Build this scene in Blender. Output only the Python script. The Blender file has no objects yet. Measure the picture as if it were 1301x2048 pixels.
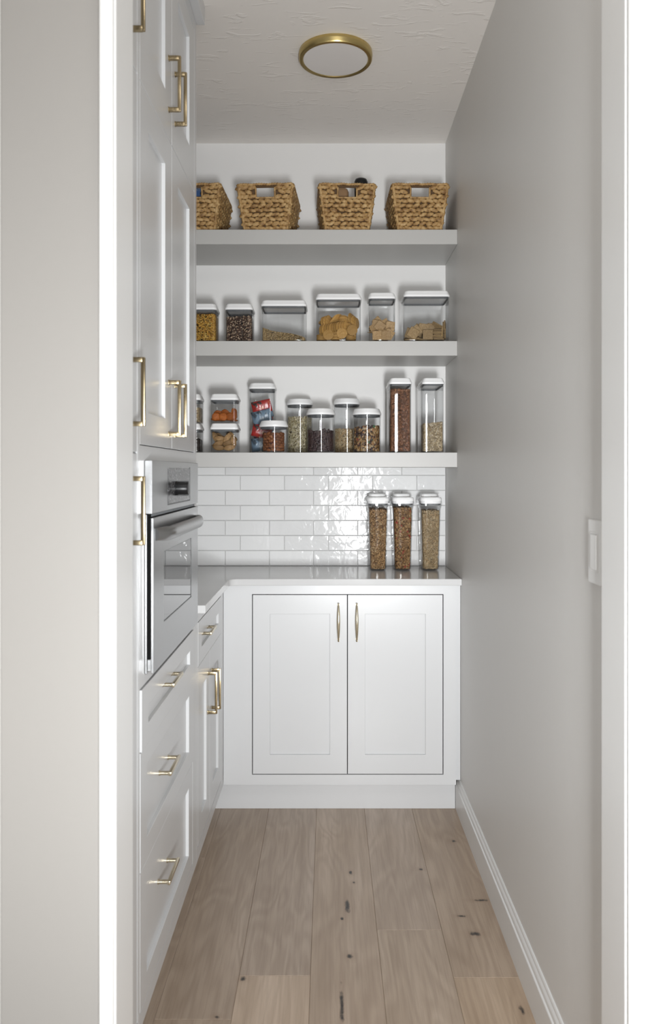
import bpy, bmesh, math, random
import numpy as np
from mathutils import Vector, Matrix

# ------------------------------------------------------------------ camera, light, exposure
scene = bpy.context.scene
col = scene.collection
F = 1600.0                      # focal length in pixels of the 1301 x 2048 frame
VX, VY, CAMZ = 658.5, 943.0, 1.328
PI = math.pi
R0 = math.radians

cam_d = bpy.data.cameras.new('camera')
cam = bpy.data.objects.new('camera', cam_d)
col.objects.link(cam)
cam.location = (0, 0, CAMZ)
cam.rotation_euler = (PI / 2, 0, 0)
cam_d.sensor_fit = 'VERTICAL'
cam_d.sensor_height = 36.0
cam_d.sensor_width = 36.0
cam_d.lens = F / 2048 * 36.0
cam_d.shift_x = -(VX - 650.5) / 2048
cam_d.shift_y = (VY - 1024) / 2048
cam_d.clip_start = 0.02
cam_d.dof.use_dof = True
cam_d.dof.focus_distance = 3.0
cam_d.dof.aperture_fstop = 5.0
scene.camera = cam

vs = scene.view_settings
vs.view_transform = 'Standard'
vs.look = 'None'
vs.gamma = 1
vs.use_curve_mapping = False
vs.exposure = 0.08

world = bpy.data.worlds.new('world')
scene.world = world
world.use_nodes = True
world.node_tree.nodes['Background'].inputs[0].default_value = (0.9, 0.95, 1.0, 1)
world.node_tree.nodes['Background'].inputs[1].default_value = 0.25


def area(name, loc, rot, sx, sy, power, color=(1, 1, 1)):
    d = bpy.data.lights.new(name, 'AREA')
    d.shape = 'RECTANGLE'
    d.size, d.size_y = sx, sy
    d.energy = power
    d.color = color
    o = bpy.data.objects.new(name, d)
    col.objects.link(o)
    o.location = loc
    o.rotation_euler = rot
    return o


# added unseen lights: key pair opposite the opening, side and overhead fills
key = area('key_light', (0.25, -0.60, 0.80), (R0(95.5), 0, R0(0)), 0.22, 0.40, 19, (0.965, 0.985, 1.0))  # unseen added key light, set low to throw shadows up and left
key.data.spread = R0(90)
tall_key = area('tall_key_light', (0.25, -0.615, 1.31), (R0(90), 0, 0), 0.24, 1.38, 8.5, (0.965, 0.985, 1.0))  # added taller, dimmer companion of the key, for long highlights on jars
tall_key.data.spread = R0(90)
area('side_fill', (2.35, 0.35, 1.35), (0, PI / 2, 0), 2.2, 1.5, 3, (1.0, 0.985, 0.96))  # added side fill in front of the closed corridor end
area('overhead_fill', (0.15, 0.80, 2.745), (R0(10), 0, 0), 1.1, 0.6, 9, (1.0, 0.985, 0.965))  # added soft overhead fill outside the opening, no fixture modelled
try:
    scene.cycles.use_denoising = True
    scene.cycles.max_bounces = 10
    scene.cycles.diffuse_bounces = 5
    scene.cycles.transparent_max_bounces = 24
except Exception:
    pass

# ------------------------------------------------------------------ materials


class NT:
    def __init__(self, name):
        self.m = bpy.data.materials.new(name)
        self.m.use_nodes = True
        self.t = self.m.node_tree
        self.n = self.t.nodes
        self.b = self.n['Principled BSDF']

    def add(self, kind, **kw):
        x = self.n.new(kind)
        for k, v in kw.items():
            setattr(x, k, v)
        return x

    def link(self, a, b):
        self.t.links.new(a, b)

    def math(self, op, a, b=None, c=None, clamp=False):
        x = self.add('ShaderNodeMath', operation=op)
        x.use_clamp = clamp
        for i, v in enumerate((a, b, c)):
            if v is None:
                continue
            if hasattr(v, 'is_linked') or hasattr(v, 'links'):
                self.link(v, x.inputs[i])
            else:
                x.inputs[i].default_value = v
        return x.outputs[0]

    def mix(self, fac, a, b, blend='MIX'):
        x = self.add('ShaderNodeMix', data_type='RGBA', blend_type=blend)
        for sock, v in ((x.inputs[0], fac), (x.inputs[6], a), (x.inputs[7], b)):
            if hasattr(v, 'links'):
                self.link(v, sock)
            elif isinstance(v, tuple):
                sock.default_value = (*v[:3], 1)
            else:
                sock.default_value = v
        return x.outputs[2]

    def noise(self, vec, scale, detail=3, rough=0.5, dist=0.0):
        x = self.add('ShaderNodeTexNoise')
        x.inputs['Scale'].default_value = scale
        x.inputs['Detail'].default_value = detail
        x.inputs['Roughness'].default_value = rough
        x.inputs['Distortion'].default_value = dist
        if vec is not None:
            self.link(vec, x.inputs['Vector'])
        return x

    def mapping(self, vec, scale, loc=(0, 0, 0)):
        x = self.add('ShaderNodeMapping')
        x.inputs['Scale'].default_value = scale
        x.inputs['Location'].default_value = loc
        self.link(vec, x.inputs['Vector'])
        return x.outputs[0]

    def ramp(self, fac, stops):
        x = self.add('ShaderNodeValToRGB')
        e = x.color_ramp.elements
        while len(e) < len(stops):
            e.new(0.5)
        for el, (p, c) in zip(e, stops):
            el.position = p
            el.color = (*c, 1)
        self.link(fac, x.inputs[0])
        return x.outputs[0]

    def bump(self, height, strength, dist=0.01):
        x = self.add('ShaderNodeBump')
        x.inputs['Strength'].default_value = strength
        x.inputs['Distance'].default_value = dist
        self.link(height, x.inputs['Height'])
        self.link(x.outputs[0], self.b.inputs['Normal'])
        return x

    def set(self, **kw):
        for k, v in kw.items():
            s = self.b.inputs[k.replace('_', ' ')]
            s.default_value = (*v, 1) if isinstance(v, tuple) else v
        return self


def plain(name, c, rough=0.5, metal=0.0, spec=0.5, var=0.03, vscale=6.0, bump=0.0, bscale=60.0):
    t = NT(name)
    t.set(Roughness=rough, Metallic=metal, Specular_IOR_Level=spec)
    tc = t.add('ShaderNodeTexCoord')
    n = t.noise(tc.outputs['Object'], vscale, 2)
    lo = tuple(x * (1 - var) for x in c)
    hi = tuple(min(1, x * (1 + var)) for x in c)
    t.link(t.mix(n.outputs[0], lo, hi), t.b.inputs['Base Color'])
    if bump:
        n2 = t.noise(tc.outputs['Object'], bscale, 3)
        t.bump(n2.outputs[0], bump, 0.002)
    return t.m


M = {}
M['wall'] = plain('wall_paint', (0.73, 0.72, 0.70), 0.45, spec=0.35, var=0.012, vscale=3, bump=0.25, bscale=26)
M['corridor'] = plain('corridor_greige_paint', (0.30, 0.286, 0.268), 0.5, spec=0.3, var=0.012, vscale=3, bump=0.15, bscale=26)
M['wall_white'] = plain('wall_white_paint', (0.80, 0.79, 0.775), 0.55, spec=0.3, var=0.01, bump=0.08, bscale=40)
M['trim'] = plain('trim_white_paint', (0.80, 0.80, 0.79), 0.35, var=0.01)
M['cab'] = plain('cabinet_lacquer', (0.625, 0.63, 0.636), 0.27, spec=0.5, var=0.008, vscale=3)
M['shelf'] = plain('shelf_lacquer', (0.46, 0.453, 0.436), 0.4, var=0.01)
M['quartz'] = plain('white_quartz', (0.62, 0.62, 0.62), 0.10, spec=0.22, var=0.03, vscale=9)
M['brass'] = plain('brushed_brass', (0.40, 0.32, 0.195), 0.26, metal=1.0, var=0.04, vscale=40)
M['nickel'] = plain('champagne_brass', (0.66, 0.58, 0.43), 0.24, metal=1.0, var=0.04, vscale=40)
M['gold'] = plain('antique_gold_rim', (0.56, 0.44, 0.19), 0.28, metal=1.0, var=0.05, vscale=50)
M['black'] = plain('black_plastic', (0.010, 0.010, 0.011), 0.32, spec=0.3, var=0.1)
M['matteblack'] = plain('matte_black', (0.006, 0.006, 0.006), 0.85, spec=0.1, var=0.1)
M['darkgrey'] = plain('grey_rubber', (0.10, 0.105, 0.11), 0.5, var=0.05)
M['lid'] = plain('white_plastic', (0.86, 0.86, 0.86), 0.25, var=0.01)
M['diffuser'] = plain('frosted_diffuser', (0.84, 0.81, 0.79), 0.35, var=0.01)
M['grout'] = plain('grey_grout', (0.66, 0.655, 0.645), 0.8, var=0.05, vscale=60)
M['switch'] = plain('switch_plastic', (0.84, 0.84, 0.83), 0.3, var=0.01)


def brushed():
    t = NT('brushed_steel')
    t.set(Metallic=1.0, Roughness=0.3)
    tc = t.add('ShaderNodeTexCoord')
    v = t.mapping(tc.outputs['Object'], (3, 3, 420))
    n = t.noise(v, 4, 3)
    t.link(t.mix(n.outputs[0], (0.38, 0.385, 0.39), (0.46, 0.465, 0.47)), t.b.inputs['Base Color'])
    r = t.add('ShaderNodeMapRange')
    r.inputs['To Min'].default_value = 0.24
    r.inputs['To Max'].default_value = 0.36
    t.link(n.outputs[0], r.inputs['Value'])
    t.link(r.outputs[0], t.b.inputs['Roughness'])
    return t.m


M['steel'] = brushed()


def oven_glass():
    t = NT('oven_glass')
    t.set(Base_Color=(0.09, 0.093, 0.097), Roughness=0.02, Specular_IOR_Level=1.0, Metallic=0.0)
    t.b.inputs['IOR'].default_value = 2.3
    tc = t.add('ShaderNodeTexCoord')
    n = t.noise(tc.outputs['Object'], 4, 1)
    t.bump(n.outputs[0], 0.02, 0.001)
    return t.m


M['ovenglass'] = oven_glass()


def display_mat():
    t = NT('control_display')
    t.set(Roughness=0.2, Specular_IOR_Level=0.25)
    tc = t.add('ShaderNodeTexCoord')
    n = t.noise(t.mapping(tc.outputs['Object'], (1, 30, 60)), 3, 2)
    c = t.ramp(n.outputs[0], [(0.42, (0.05, 0.05, 0.053)), (0.62, (0.17, 0.17, 0.175)), (0.72, (0.40, 0.40, 0.41))])
    t.link(c, t.b.inputs['Base Color'])
    return t.m


M['display'] = display_mat()


def clear_plastic():
    t = NT('clear_plastic')
    t.n.remove(t.b)
    tr = t.add('ShaderNodeBsdfTransparent')
    tr.inputs[0].default_value = (0.965, 0.968, 0.97, 1)
    gl = t.add('ShaderNodeBsdfGlossy')
    gl.inputs['Roughness'].default_value = 0.03
    lw = t.add('ShaderNodeLayerWeight')
    lw.inputs['Blend'].default_value = 0.5
    fr = t.math('MULTIPLY_ADD', t.math('POWER', lw.outputs['Facing'], 5.0), 0.55, 0.035)
    tc = t.add('ShaderNodeTexCoord')
    n = t.noise(tc.outputs['Object'], 18, 1)
    bp = t.add('ShaderNodeBump')
    bp.inputs['Strength'].default_value = 0.05
    bp.inputs['Distance'].default_value = 0.002
    t.link(n.outputs[0], bp.inputs['Height'])
    t.link(bp.outputs[0], gl.inputs['Normal'])
    mx = t.add('ShaderNodeMixShader')
    t.link(fr, mx.inputs[0])
    t.link(tr.outputs[0], mx.inputs[1])
    t.link(gl.outputs[0], mx.inputs[2])
    t.link(mx.outputs[0], t.n['Material Output'].inputs['Surface'])
    return t.m


M['clear'] = clear_plastic()


def tile_mat():
    t = NT('glazed_tile')
    t.set(Roughness=0.07, Specular_IOR_Level=0.20)
    tc = t.add('ShaderNodeTexCoord')
    oi = t.add('ShaderNodeObjectInfo')
    off = t.add('ShaderNodeVectorMath', operation='SCALE')
    off.inputs[0].default_value = (37, 91, 53)
    t.link(oi.outputs['Random'], off.inputs['Scale'])
    v = t.add('ShaderNodeVectorMath', operation='ADD')
    t.link(tc.outputs['Object'], v.inputs[0])
    t.link(off.outputs[0], v.inputs[1])
    n = t.noise(v.outputs[0], 22, 2, 0.5, 0.6)
    n2 = t.noise(v.outputs[0], 7, 2)
    base = t.mix(oi.outputs['Random'], (0.66, 0.66, 0.66), (0.79, 0.79, 0.785))
    t.link(t.mix(n2.outputs[0], base, (0.76, 0.76, 0.758)), t.b.inputs['Base Color'])
    h = t.math('ADD', n.outputs[0], t.math('MULTIPLY', n2.outputs[0], 1.2))
    t.bump(h, 0.22, 0.008)
    return t.m


M['tile'] = tile_mat()


def ceiling_mat():
    t = NT('ceiling_paint')
    t.set(Base_Color=(0.90, 0.86, 0.815), Roughness=0.5, Specular_IOR_Level=0.4)
    tc = t.add('ShaderNodeTexCoord')
    v = t.mapping(tc.outputs['Object'], (1.0, 3.2, 1))
    n = t.noise(v, 11, 3, 0.55, 0.8)
    r = t.add('ShaderNodeMapRange')
    r.inputs['From Min'].default_value = 0.58
    r.inputs['From Max'].default_value = 0.66
    t.link(n.outputs[0], r.inputs['Value'])
    t.bump(r.outputs[0], 0.35, 0.003)
    return t.m


M['ceiling'] = ceiling_mat()

KN = [(620, 330, .016, .07), (605, 632, .010, .13), (627, 483, .018, .02), (630, 232, .012, .02), (640, 262, .010, .012), (940, 138, .016, .016),
      (308, 550, .016, .014), (1020, 315, .040, .010), (840, 222, .014, .012), (1145, 645, .010, .03), (228, 664, .016, .012),
      (1005, 415, .030, .02), (605, 370, .008, .012), (960, 362, .020, .010)]


def wood_mat():
    t = NT('oak_planks')
    t.set(Roughness=0.36, Specular_IOR_Level=0.5)
    g = t.add('ShaderNodeNewGeometry')
    oi = t.add('ShaderNodeObjectInfo')
    off = t.add('ShaderNodeVectorMath', operation='SCALE')
    off.inputs[0].default_value = (13.7, 29.3, 7.1)
    t.link(oi.outputs['Random'], off.inputs['Scale'])
    v = t.add('ShaderNodeVectorMath', operation='ADD')
    t.link(g.outputs['Position'], v.inputs[0])
    t.link(off.outputs[0], v.inputs[1])
    # broad cathedral figure
    m1 = t.mapping(v.outputs[0], (5.5, 0.9, 1))
    n1 = t.noise(m1, 1.6, 2, 0.5, 0.4)
    rings = t.math('SINE', t.math('MULTIPLY', n1.outputs[0], 62.0))
    rings = t.math('MULTIPLY_ADD', rings, 0.5, 0.5)
    # fine grain
    m2 = t.mapping(v.outputs[0], (150, 5, 1))
    n2 = t.noise(m2, 1.0, 4, 0.65, 0.3)
    m3 = t.mapping(v.outputs[0], (14, 1.2, 1))
    n3 = t.noise(m3, 1.0, 3, 0.6)
    base = t.ramp(n3.outputs[0], [(0.25, (0.36, 0.275, 0.205)), (0.5, (0.45, 0.355, 0.275)), (0.75, (0.53, 0.43, 0.345))])
    c = t.mix(t.math('MULTIPLY', rings, 0.34), base, (0.30, 0.222, 0.160))
    r2 = t.add('ShaderNodeMapRange')
    r2.inputs['From Min'].default_value = 0.45
    r2.inputs['From Max'].default_value = 0.75
    t.link(n2.outputs[0], r2.inputs['Value'])
    c = t.mix(t.math('MULTIPLY', r2.outputs[0], 0.48), c, (0.27, 0.20, 0.145))
    c = t.mix(1.0, c, oi.outputs['Color'], 'MULTIPLY')
    # knots and checks in the oak
    nd = t.noise(t.mapping(g.outputs['Position'], (60, 30, 1)), 1.0, 3, 0.6)
    tot = None
    for zx, zy, sx, sy in KN:
        px, py = 280 + zx * .6687, 1590 + zy * .6687
        D = CAMZ * F / (py - VY)
        X = (px - VX) * D / F
        s = t.add('ShaderNodeVectorMath', operation='SUBTRACT')
        t.link(g.outputs['Position'], s.inputs[0])
        s.inputs[1].default_value = (X, D, 0)
        d = t.add('ShaderNodeVectorMath', operation='MULTIPLY')
        t.link(s.outputs[0], d.inputs[0])
        d.inputs[1].default_value = (1.0 / sx, 1.0 / sy, 0)
        ln = t.add('ShaderNodeVectorMath', operation='LENGTH')
        t.link(d.outputs[0], ln.inputs[0])
        k = t.math('SUBTRACT', 1.0, ln.outputs['Value'])
        tot = k if tot is None else t.math('MAXIMUM', tot, k)
    kk = t.math('ADD', tot, t.math('MULTIPLY_ADD', nd.outputs[0], 1.5, -0.85))
    halo = t.math('MULTIPLY', t.math('MULTIPLY_ADD', tot, 0.5, 0.35, clamp=True), 0.45, clamp=True)
    c = t.mix(halo, c, (0.27, 0.18, 0.115))
    rk = t.add('ShaderNodeMapRange')
    rk.inputs['From Min'].default_value = 0.30
    rk.inputs['From Max'].default_value = 0.75
    t.link(kk, rk.inputs['Value'])
    c = t.mix(rk.outputs[0], c, (0.03, 0.024, 0.02))
    t.link(c, t.b.inputs['Base Color'])
    t.bump(n2.outputs[0], 0.10, 0.002)
    return t.m


M['wood'] = wood_mat()


def attr_mat(name, rough=0.6, spec=0.3):
    t = NT(name)
    t.set(Roughness=rough, Specular_IOR_Level=spec)
    a = t.add('ShaderNodeAttribute', attribute_name='Col')
    tc = t.add('ShaderNodeTexCoord')
    n = t.noise(tc.outputs['Object'], 400, 2)
    t.link(t.mix(t.math('MULTIPLY', n.outputs[0], 0.35), a.outputs['Color'], (0.05, 0.03, 0.015)), t.b.inputs['Base Color'])
    return t.m


M['grain'] = attr_mat('loose_food')
M['glossyfood'] = attr_mat('glossy_food', 0.35, 0.5)


def straw():
    t = NT('woven_straw')
    t.set(Roughness=0.55, Specular_IOR_Level=0.35)
    tc = t.add('ShaderNodeTexCoord')
    oi = t.add('ShaderNodeObjectInfo')
    n = t.noise(tc.outputs['Object'], 55, 2)
    n2 = t.noise(t.mapping(tc.outputs['Object'], (120, 120, 700)), 1, 3)
    c = t.ramp(n.outputs[0], [(0.3, (0.22, 0.115, 0.042)), (0.5, (0.50, 0.31, 0.125)), (0.72, (0.68, 0.48, 0.235))])
    c = t.mix(t.math('MULTIPLY', n2.outputs[0], 0.5), c, (0.16, 0.085, 0.03))
    t.link(c, t.b.inputs['Base Color'])
    t.bump(n2.outputs[0], 0.3, 0.002)
    return t.m


M['straw'] = straw()
M['strawcore'] = plain('dark_straw', (0.10, 0.055, 0.022), 0.8, var=0.3, vscale=80)


def cracker_mat(name, a, b, dots):
    t = NT(name)
    t.set(Roughness=0.6, Specular_IOR_Level=0.3)
    tc = t.add('ShaderNodeTexCoord')
    oi = t.add('ShaderNodeObjectInfo')
    n = t.noise(tc.outputs['Object'], dots, 3, 0.7)
    c = t.ramp(n.outputs[0], [(0.35, tuple(x * 0.75 for x in a)), (0.5, a), (0.65, b)])
    c = t.mix(t.math('MULTIPLY', oi.outputs['Random'], 0.8), c, tuple(x * 0.5 for x in a))
    t.link(c, t.b.inputs['Base Color'])
    t.bump(n.outputs[0], 0.3, 0.002)
    return t.m


M['roundcracker'] = cracker_mat('golden_cracker', (0.56, 0.31, 0.08), (0.70, 0.45, 0.17), 160)
M['squarecracker'] = cracker_mat('wheat_cracker', (0.46, 0.29, 0.13), (0.60, 0.43, 0.24), 220)
M['darkcracker'] = cracker_mat('woven_wheat_cracker', (0.33, 0.215, 0.095), (0.46, 0.33, 0.17), 260)
M['apricot'] = cracker_mat('dried_apricot_skin', (0.44, 0.11, 0.01), (0.58, 0.19, 0.025), 70)
M['mango'] = cracker_mat('dried_fruit_skin', (0.38, 0.22, 0.09), (0.52, 0.33, 0.15), 60)
M['pecan'] = cracker_mat('pecan_skin', (0.22, 0.075, 0.025), (0.36, 0.14, 0.05), 120)


def foil(name, a, b, c3, scale):
    t = NT(name)
    t.set(Roughness=0.25, Specular_IOR_Level=0.6)
    tc = t.add('ShaderNodeTexCoord')
    n = t.noise(tc.outputs['Object'], scale, 2, 0.5, 0.4)
    c = t.ramp(n.outputs[0], [(0.40, a), (0.47, b), (0.60, b), (0.66, c3)])
    t.link(c, t.b.inputs['Base Color'])
    n2 = t.noise(tc.outputs['Object'], 90, 2)
    t.bump(n2.outputs[0], 0.4, 0.004)
    return t.m


M['redfoil'] = foil('red_wrapper', (0.03, 0.02, 0.02), (0.42, 0.025, 0.02), (0.65, 0.30, 0.08), 32)
M['bluefoil'] = foil('blue_wrapper', (0.05, 0.07, 0.09), (0.16, 0.24, 0.32), (0.48, 0.55, 0.60), 26)
M['tanbox'] = plain('tan_carton', (0.27, 0.16, 0.08), 0.5, var=0.15, vscale=30)
M['bluebag'] = foil('blue_packet', (0.01, 0.012, 0.02), (0.05, 0.11, 0.26), (0.25, 0.35, 0.45), 40)
M['greybag'] = plain('grey_bag', (0.42, 0.41, 0.38), 0.4, var=0.1, vscale=30)

# ------------------------------------------------------------------ object helpers
WL = {}                                # world position of every object's frame


def put(o, parent):
    col.objects.link(o)
    if parent is not None:
        o.parent = parent
    return o


def tag(o, label, cat, group=None, kind=None):
    o['label'] = label
    o['category'] = cat
    if group:
        o['group'] = group
    if kind:
        o['kind'] = kind
    return o


def thing(name, loc, label, cat, group=None):
    o = bpy.data.objects.new(name, None)
    o.empty_display_size = 0.05
    o.location = loc
    put(o, None)
    WL[o] = Vector(loc)
    return tag(o, label, cat, group)


def finish(name, bm, mat, parent=None, smooth=False, loc=None):
    """bm is in world coordinates; the object's frame sits at its parent's frame, or at loc"""
    base = WL[parent] if parent is not None else Vector(loc or (0, 0, 0))
    bmesh.ops.recalc_face_normals(bm, faces=bm.faces)
    bmesh.ops.translate(bm, verts=bm.verts, vec=-base)
    me = bpy.data.meshes.new(name)
    bm.to_mesh(me)
    bm.free()
    me.materials.append(mat)
    if smooth:
        me.shade_smooth()
        if smooth in ('auto', 'crisp'):
            me.set_sharp_from_angle(angle=math.radians(38 if smooth == 'auto' else 20))
    o = bpy.data.objects.new(name, me)
    put(o, parent)
    if parent is None:
        o.location = base
    WL[o] = base
    return o


def inst(name, me, parent, loc, rot=None, scale=None):
    """an object sharing mesh data, placed at a world location"""
    o = bpy.data.objects.new(name, me)
    put(o, parent)
    base = WL[parent] if parent is not None else Vector((0, 0, 0))
    o.location = Vector(loc) - base
    if rot is not None:
        o.rotation_euler = rot
    if scale is not None:
        o.scale = scale
    WL[o] = Vector(loc)
    return o


def box(bm, x0, x1, y0, y1, z0, z1, bev=0.0, seg=2):
    r = bmesh.ops.create_cube(bm, size=1)
    vs_ = r['verts']
    for v in vs_:
        v.co = Vector((x0 + (v.co.x + .5) * (x1 - x0), y0 + (v.co.y + .5) * (y1 - y0), z0 + (v.co.z + .5) * (z1 - z0)))
    if bev:
        es = list({e for v in vs_ for e in v.link_edges})
        bmesh.ops.bevel(bm, geom=es, offset=bev, segments=seg, profile=0.5, affect='EDGES')
    return bm


def boxes(lst, bev=0.0, seg=2):
    bm = bmesh.new()
    for b in lst:
        box(bm, *b, bev=bev, seg=seg)
    return bm


def struct(name, bm, mat, parent=None, smooth=False):
    o = finish(name, bm, mat, parent, smooth)
    if parent is None:
        o['kind'] = 'structure'
    return o


def mesh_of(name, bm, mat, smooth=False):
    bmesh.ops.recalc_face_normals(bm, faces=bm.faces)
    me = bpy.data.meshes.new(name)
    bm.to_mesh(me)
    bm.free()
    me.materials.append(mat)
    if smooth:
        me.shade_smooth()
        if smooth in ('auto', 'crisp'):
            me.set_sharp_from_angle(angle=math.radians(38 if smooth == 'auto' else 20))
    return me


def rrect(w, d, r, seg=5):
    r = min(r, w / 2 - 1e-4, d / 2 - 1e-4)
    pts = []
    for cx, cy, a0 in ((w / 2 - r, d / 2 - r, 0), (-w / 2 + r, d / 2 - r, 90), (-w / 2 + r, -d / 2 + r, 180), (w / 2 - r, -d / 2 + r, 270)):
        for k in range(seg + 1):
            a = math.radians(a0 + 90 * k / seg)
            pts.append((cx + r * math.cos(a), cy + r * math.sin(a)))
    return pts


def loft(bm, cx, cy, secs, cap0=True, cap1=True, seg=5):
    """secs: (z, w, d, r)"""
    rings = []
    for z, w, d, r in secs:
        rings.append([bm.verts.new((cx + x, cy + y, z)) for x, y in rrect(w, d, r, seg)])
    n = len(rings[0])
    for a, b in zip(rings, rings[1:]):
        for i in range(n):
            bm.faces.new((a[i], a[(i + 1) % n], b[(i + 1) % n], b[i]))
    if cap0:
        bm.faces.new(rings[0][::-1])
    if cap1:
        bm.faces.new(rings[-1])
    return bm


def tube(bm, pts, rad, seg=8, cap=True, flat=1.0):
    """a swept tube; rad may be a list"""
    pts = [Vector(p) for p in pts]
    rings = []
    up = Vector((0, 0, 1))
    for i, p in enumerate(pts):
        t = (pts[min(i + 1, len(pts) - 1)] - pts[max(i - 1, 0)]).normalized()
        s = t.cross(Vector((0, 1, 0)) if abs(t.z) > .8 else up)
        s.normalize()
        u = s.cross(t).normalized()
        r = rad[i] if isinstance(rad, (list, tuple)) else rad
        rings.append([bm.verts.new(p + (s * math.cos(2 * PI * k / seg) * flat + u * math.sin(2 * PI * k / seg)) * r) for k in range(seg)])
    for a, b in zip(rings, rings[1:]):
        for k in range(seg):
            bm.faces.new((a[k], a[(k + 1) % seg], b[(k + 1) % seg], b[k]))
    if cap:
        bm.faces.new(rings[0][::-1])
        bm.faces.new(rings[-1])
    return bm


# ------------------------------------------------------------------ measurements (metres; y is the distance from the camera plane)
XR, YB, ZC = 0.512, 3.516, 2.770         # right wall, back wall, ceiling
XL = -0.41                               # face of the left cabinet run
XLW = -1.03                              # left wall behind the cabinets
YW0, YW1 = 1.34, 1.45                    # wall with the opening
YS = 3.187                               # shelf front
YC = 3.077                               # counter front
ZCT = 0.9145                             # counter top
YF = 3.100                               # face of the back cabinet
XH0, XH1, YH = -0.55, 2.45, -0.68        # corridor
ZTOE = 0.114


def px(x, y, D):
    return Vector(((x - VX) * D / F, D, CAMZ - (y - VY) * D / F))


# ------------------------------------------------------------------ setting
floor = struct('floor', boxes([(XLW - .1, XH1 + .1, YH - .1, YB + .1, -0.12, -0.0135)]), M['wood'])
planks = []
W = 0.188
X0 = -0.049
rows = {-3: [1.2, 2.75, 3.4], -2: [1.2, 1.939, 3.4], -1: [1.2, 2.108, 3.4], 0: [1.2, 3.4], 1: [1.2, 2.317, 3.4], 2: [1.2, 2.10, 3.4]}
tint = {(-2, 0): (.98, .97, .96), (-2, 1): (.90, .89, .88), (-1, 0): (1.20, 1.19, 1.17), (-1, 1): (.93, .93, .94), (0, 0): (1.02, 1.01, 1.0), (1, 0): (.98, .97, .95),
        (1, 1): (1.0, 1.0, 1.01), (2, 0): (1.10, 1.06, .99), (2, 1): (.93, .90, .86)}
for k, ys in rows.items():
    xa, xb = X0 + W * k, X0 + W * (k + 1)
    xb = min(xb, 0.5105)
    for j, (ya, yb) in enumerate(zip(ys, ys[1:])):
        bm = boxes([(xa + .0002, xb - .0002, ya + .0002, yb - .0002, -0.0134, 0.0)], bev=0.0009, seg=1)
        o = finish('plank', bm, M['wood'], floor)
        o.color = (*tint.get((k, j), (1, 1, 1)), 1)
# corridor boards in front of the opening
for k in range(-3, 13):
    xa, xb = X0 + W * k, X0 + W * (k + 1)
    o = finish('plank', boxes([(max(xa, XH0) + .0005, min(xb, XH1) - .0005, YH, 1.1995, -0.0134, 0.0)], bev=0.0009, seg=1), M['wood'], floor)
    if k > 2:
        o = finish('plank', boxes([(xa + .0005, min(xb, XH1) - .0005, 1.2005, YW0, -0.0134, 0.0)], bev=0.0009, seg=1), M['wood'], floor)

ceiling = struct('ceiling', boxes([(XLW - .1, XH1 + .1, YH - .1, YB + .1, ZC, ZC + .1)]), M['ceiling'])
wall_back = struct('wall_back', boxes([(XLW - .1, XR + .1, YB, YB + .1, -.01, ZC)]), M['wall_white'])
wall_right = struct('wall_right', boxes([(XR, XR + .1, YW1, YB, -.01, ZC)]), M['wall'])
wall_left = struct('wall_left', boxes([(XLW - .1, XLW, YW1, YB, -.01, ZC)]), M['wall_white'])
JL, JR, ZH = -0.356, 0.495, ZC - .0005
TJ = 0.012
wall_front = struct('wall_front', boxes([(XLW - .1, JL - TJ, YW0, YW1, -.01, ZC), (JR + TJ, XH1, YW0, YW1, -.01, ZC)]), M['corridor'])
struct('wall_corridor_left', boxes([(XH0 - .1, XH0, YH, YW0 - .001, 0, ZC)]), M['wall_white'])
struct('wall_corridor_right', boxes([(XH1, XH1 + .1, YH, YW0, 0, ZC)]), M['wall'])
# corridor wall opposite the opening, with an added window framing the key lights
wx0, wx1, wz0, wz1 = 0.105, 0.395, 0.55, 2.05
struct('wall_corridor_opposite', boxes([(XH0, wx0, YH - .1, YH, 0, ZC), (wx1, XH1, YH - .1, YH, 0, ZC), (wx0, wx1, YH - .1, YH, 0, wz0), (wx0, wx1, YH - .1, YH, wz1, ZC)]), M['wall'])
w1 = struct('added_window_1', boxes([(wx0, wx0 + .02, YH - .09, YH + .01, wz0, wz1), (wx1 - .02, wx1, YH - .09, YH + .01, wz0, wz1),
                               (wx0, wx1, YH - .09, YH + .01, wz0, wz0 + .02), (wx0, wx1, YH - .09, YH + .01, wz1 - .02, wz1)], .002), M['trim'])
finish('pane', boxes([(wx0 + .02, wx1 - .02, YH - .05, YH - .045, wz0 + .02, wz1 - .02)]), M['clear'], w1)

# opening lining and casings
struct('trim_1', boxes([(JL - TJ, JL, YW0 - .004, YW1 + .004, 0, ZH)], .003, 2), M['trim'])
struct('trim_2', boxes([(JR, JR + TJ, YW0 - .004, YW1 + .004, 0, ZH)], .003, 2), M['trim'])
bm = bmesh.new()
box(bm, JL - .0255, JL - .0015, YW0 - .020, YW0 - .0045, 0, ZH)
es = [e for e in bm.edges if abs(e.verts[0].co.x - e.verts[1].co.x) < 1e-5 and abs(e.verts[0].co.y - e.verts[1].co.y) < 1e-5]
bmesh.ops.bevel(bm, geom=es, offset=.0075, segments=5, profile=.5, affect='EDGES')
struct('trim_3', bm, M['trim'], smooth='auto')
bm = bmesh.new()
box(bm, JR + .0015, JR + .040, YW0 - .020, YW0 - .0045, 0, ZH)
es = [e for e in bm.edges if abs(e.verts[0].co.x - e.verts[1].co.x) < 1e-5 and abs(e.verts[0].co.y - e.verts[1].co.y) < 1e-5]
bmesh.ops.bevel(bm, geom=es, offset=.007, segments=5, profile=.5, affect='EDGES')
struct('trim_4', bm, M['trim'], smooth='auto')

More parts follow.
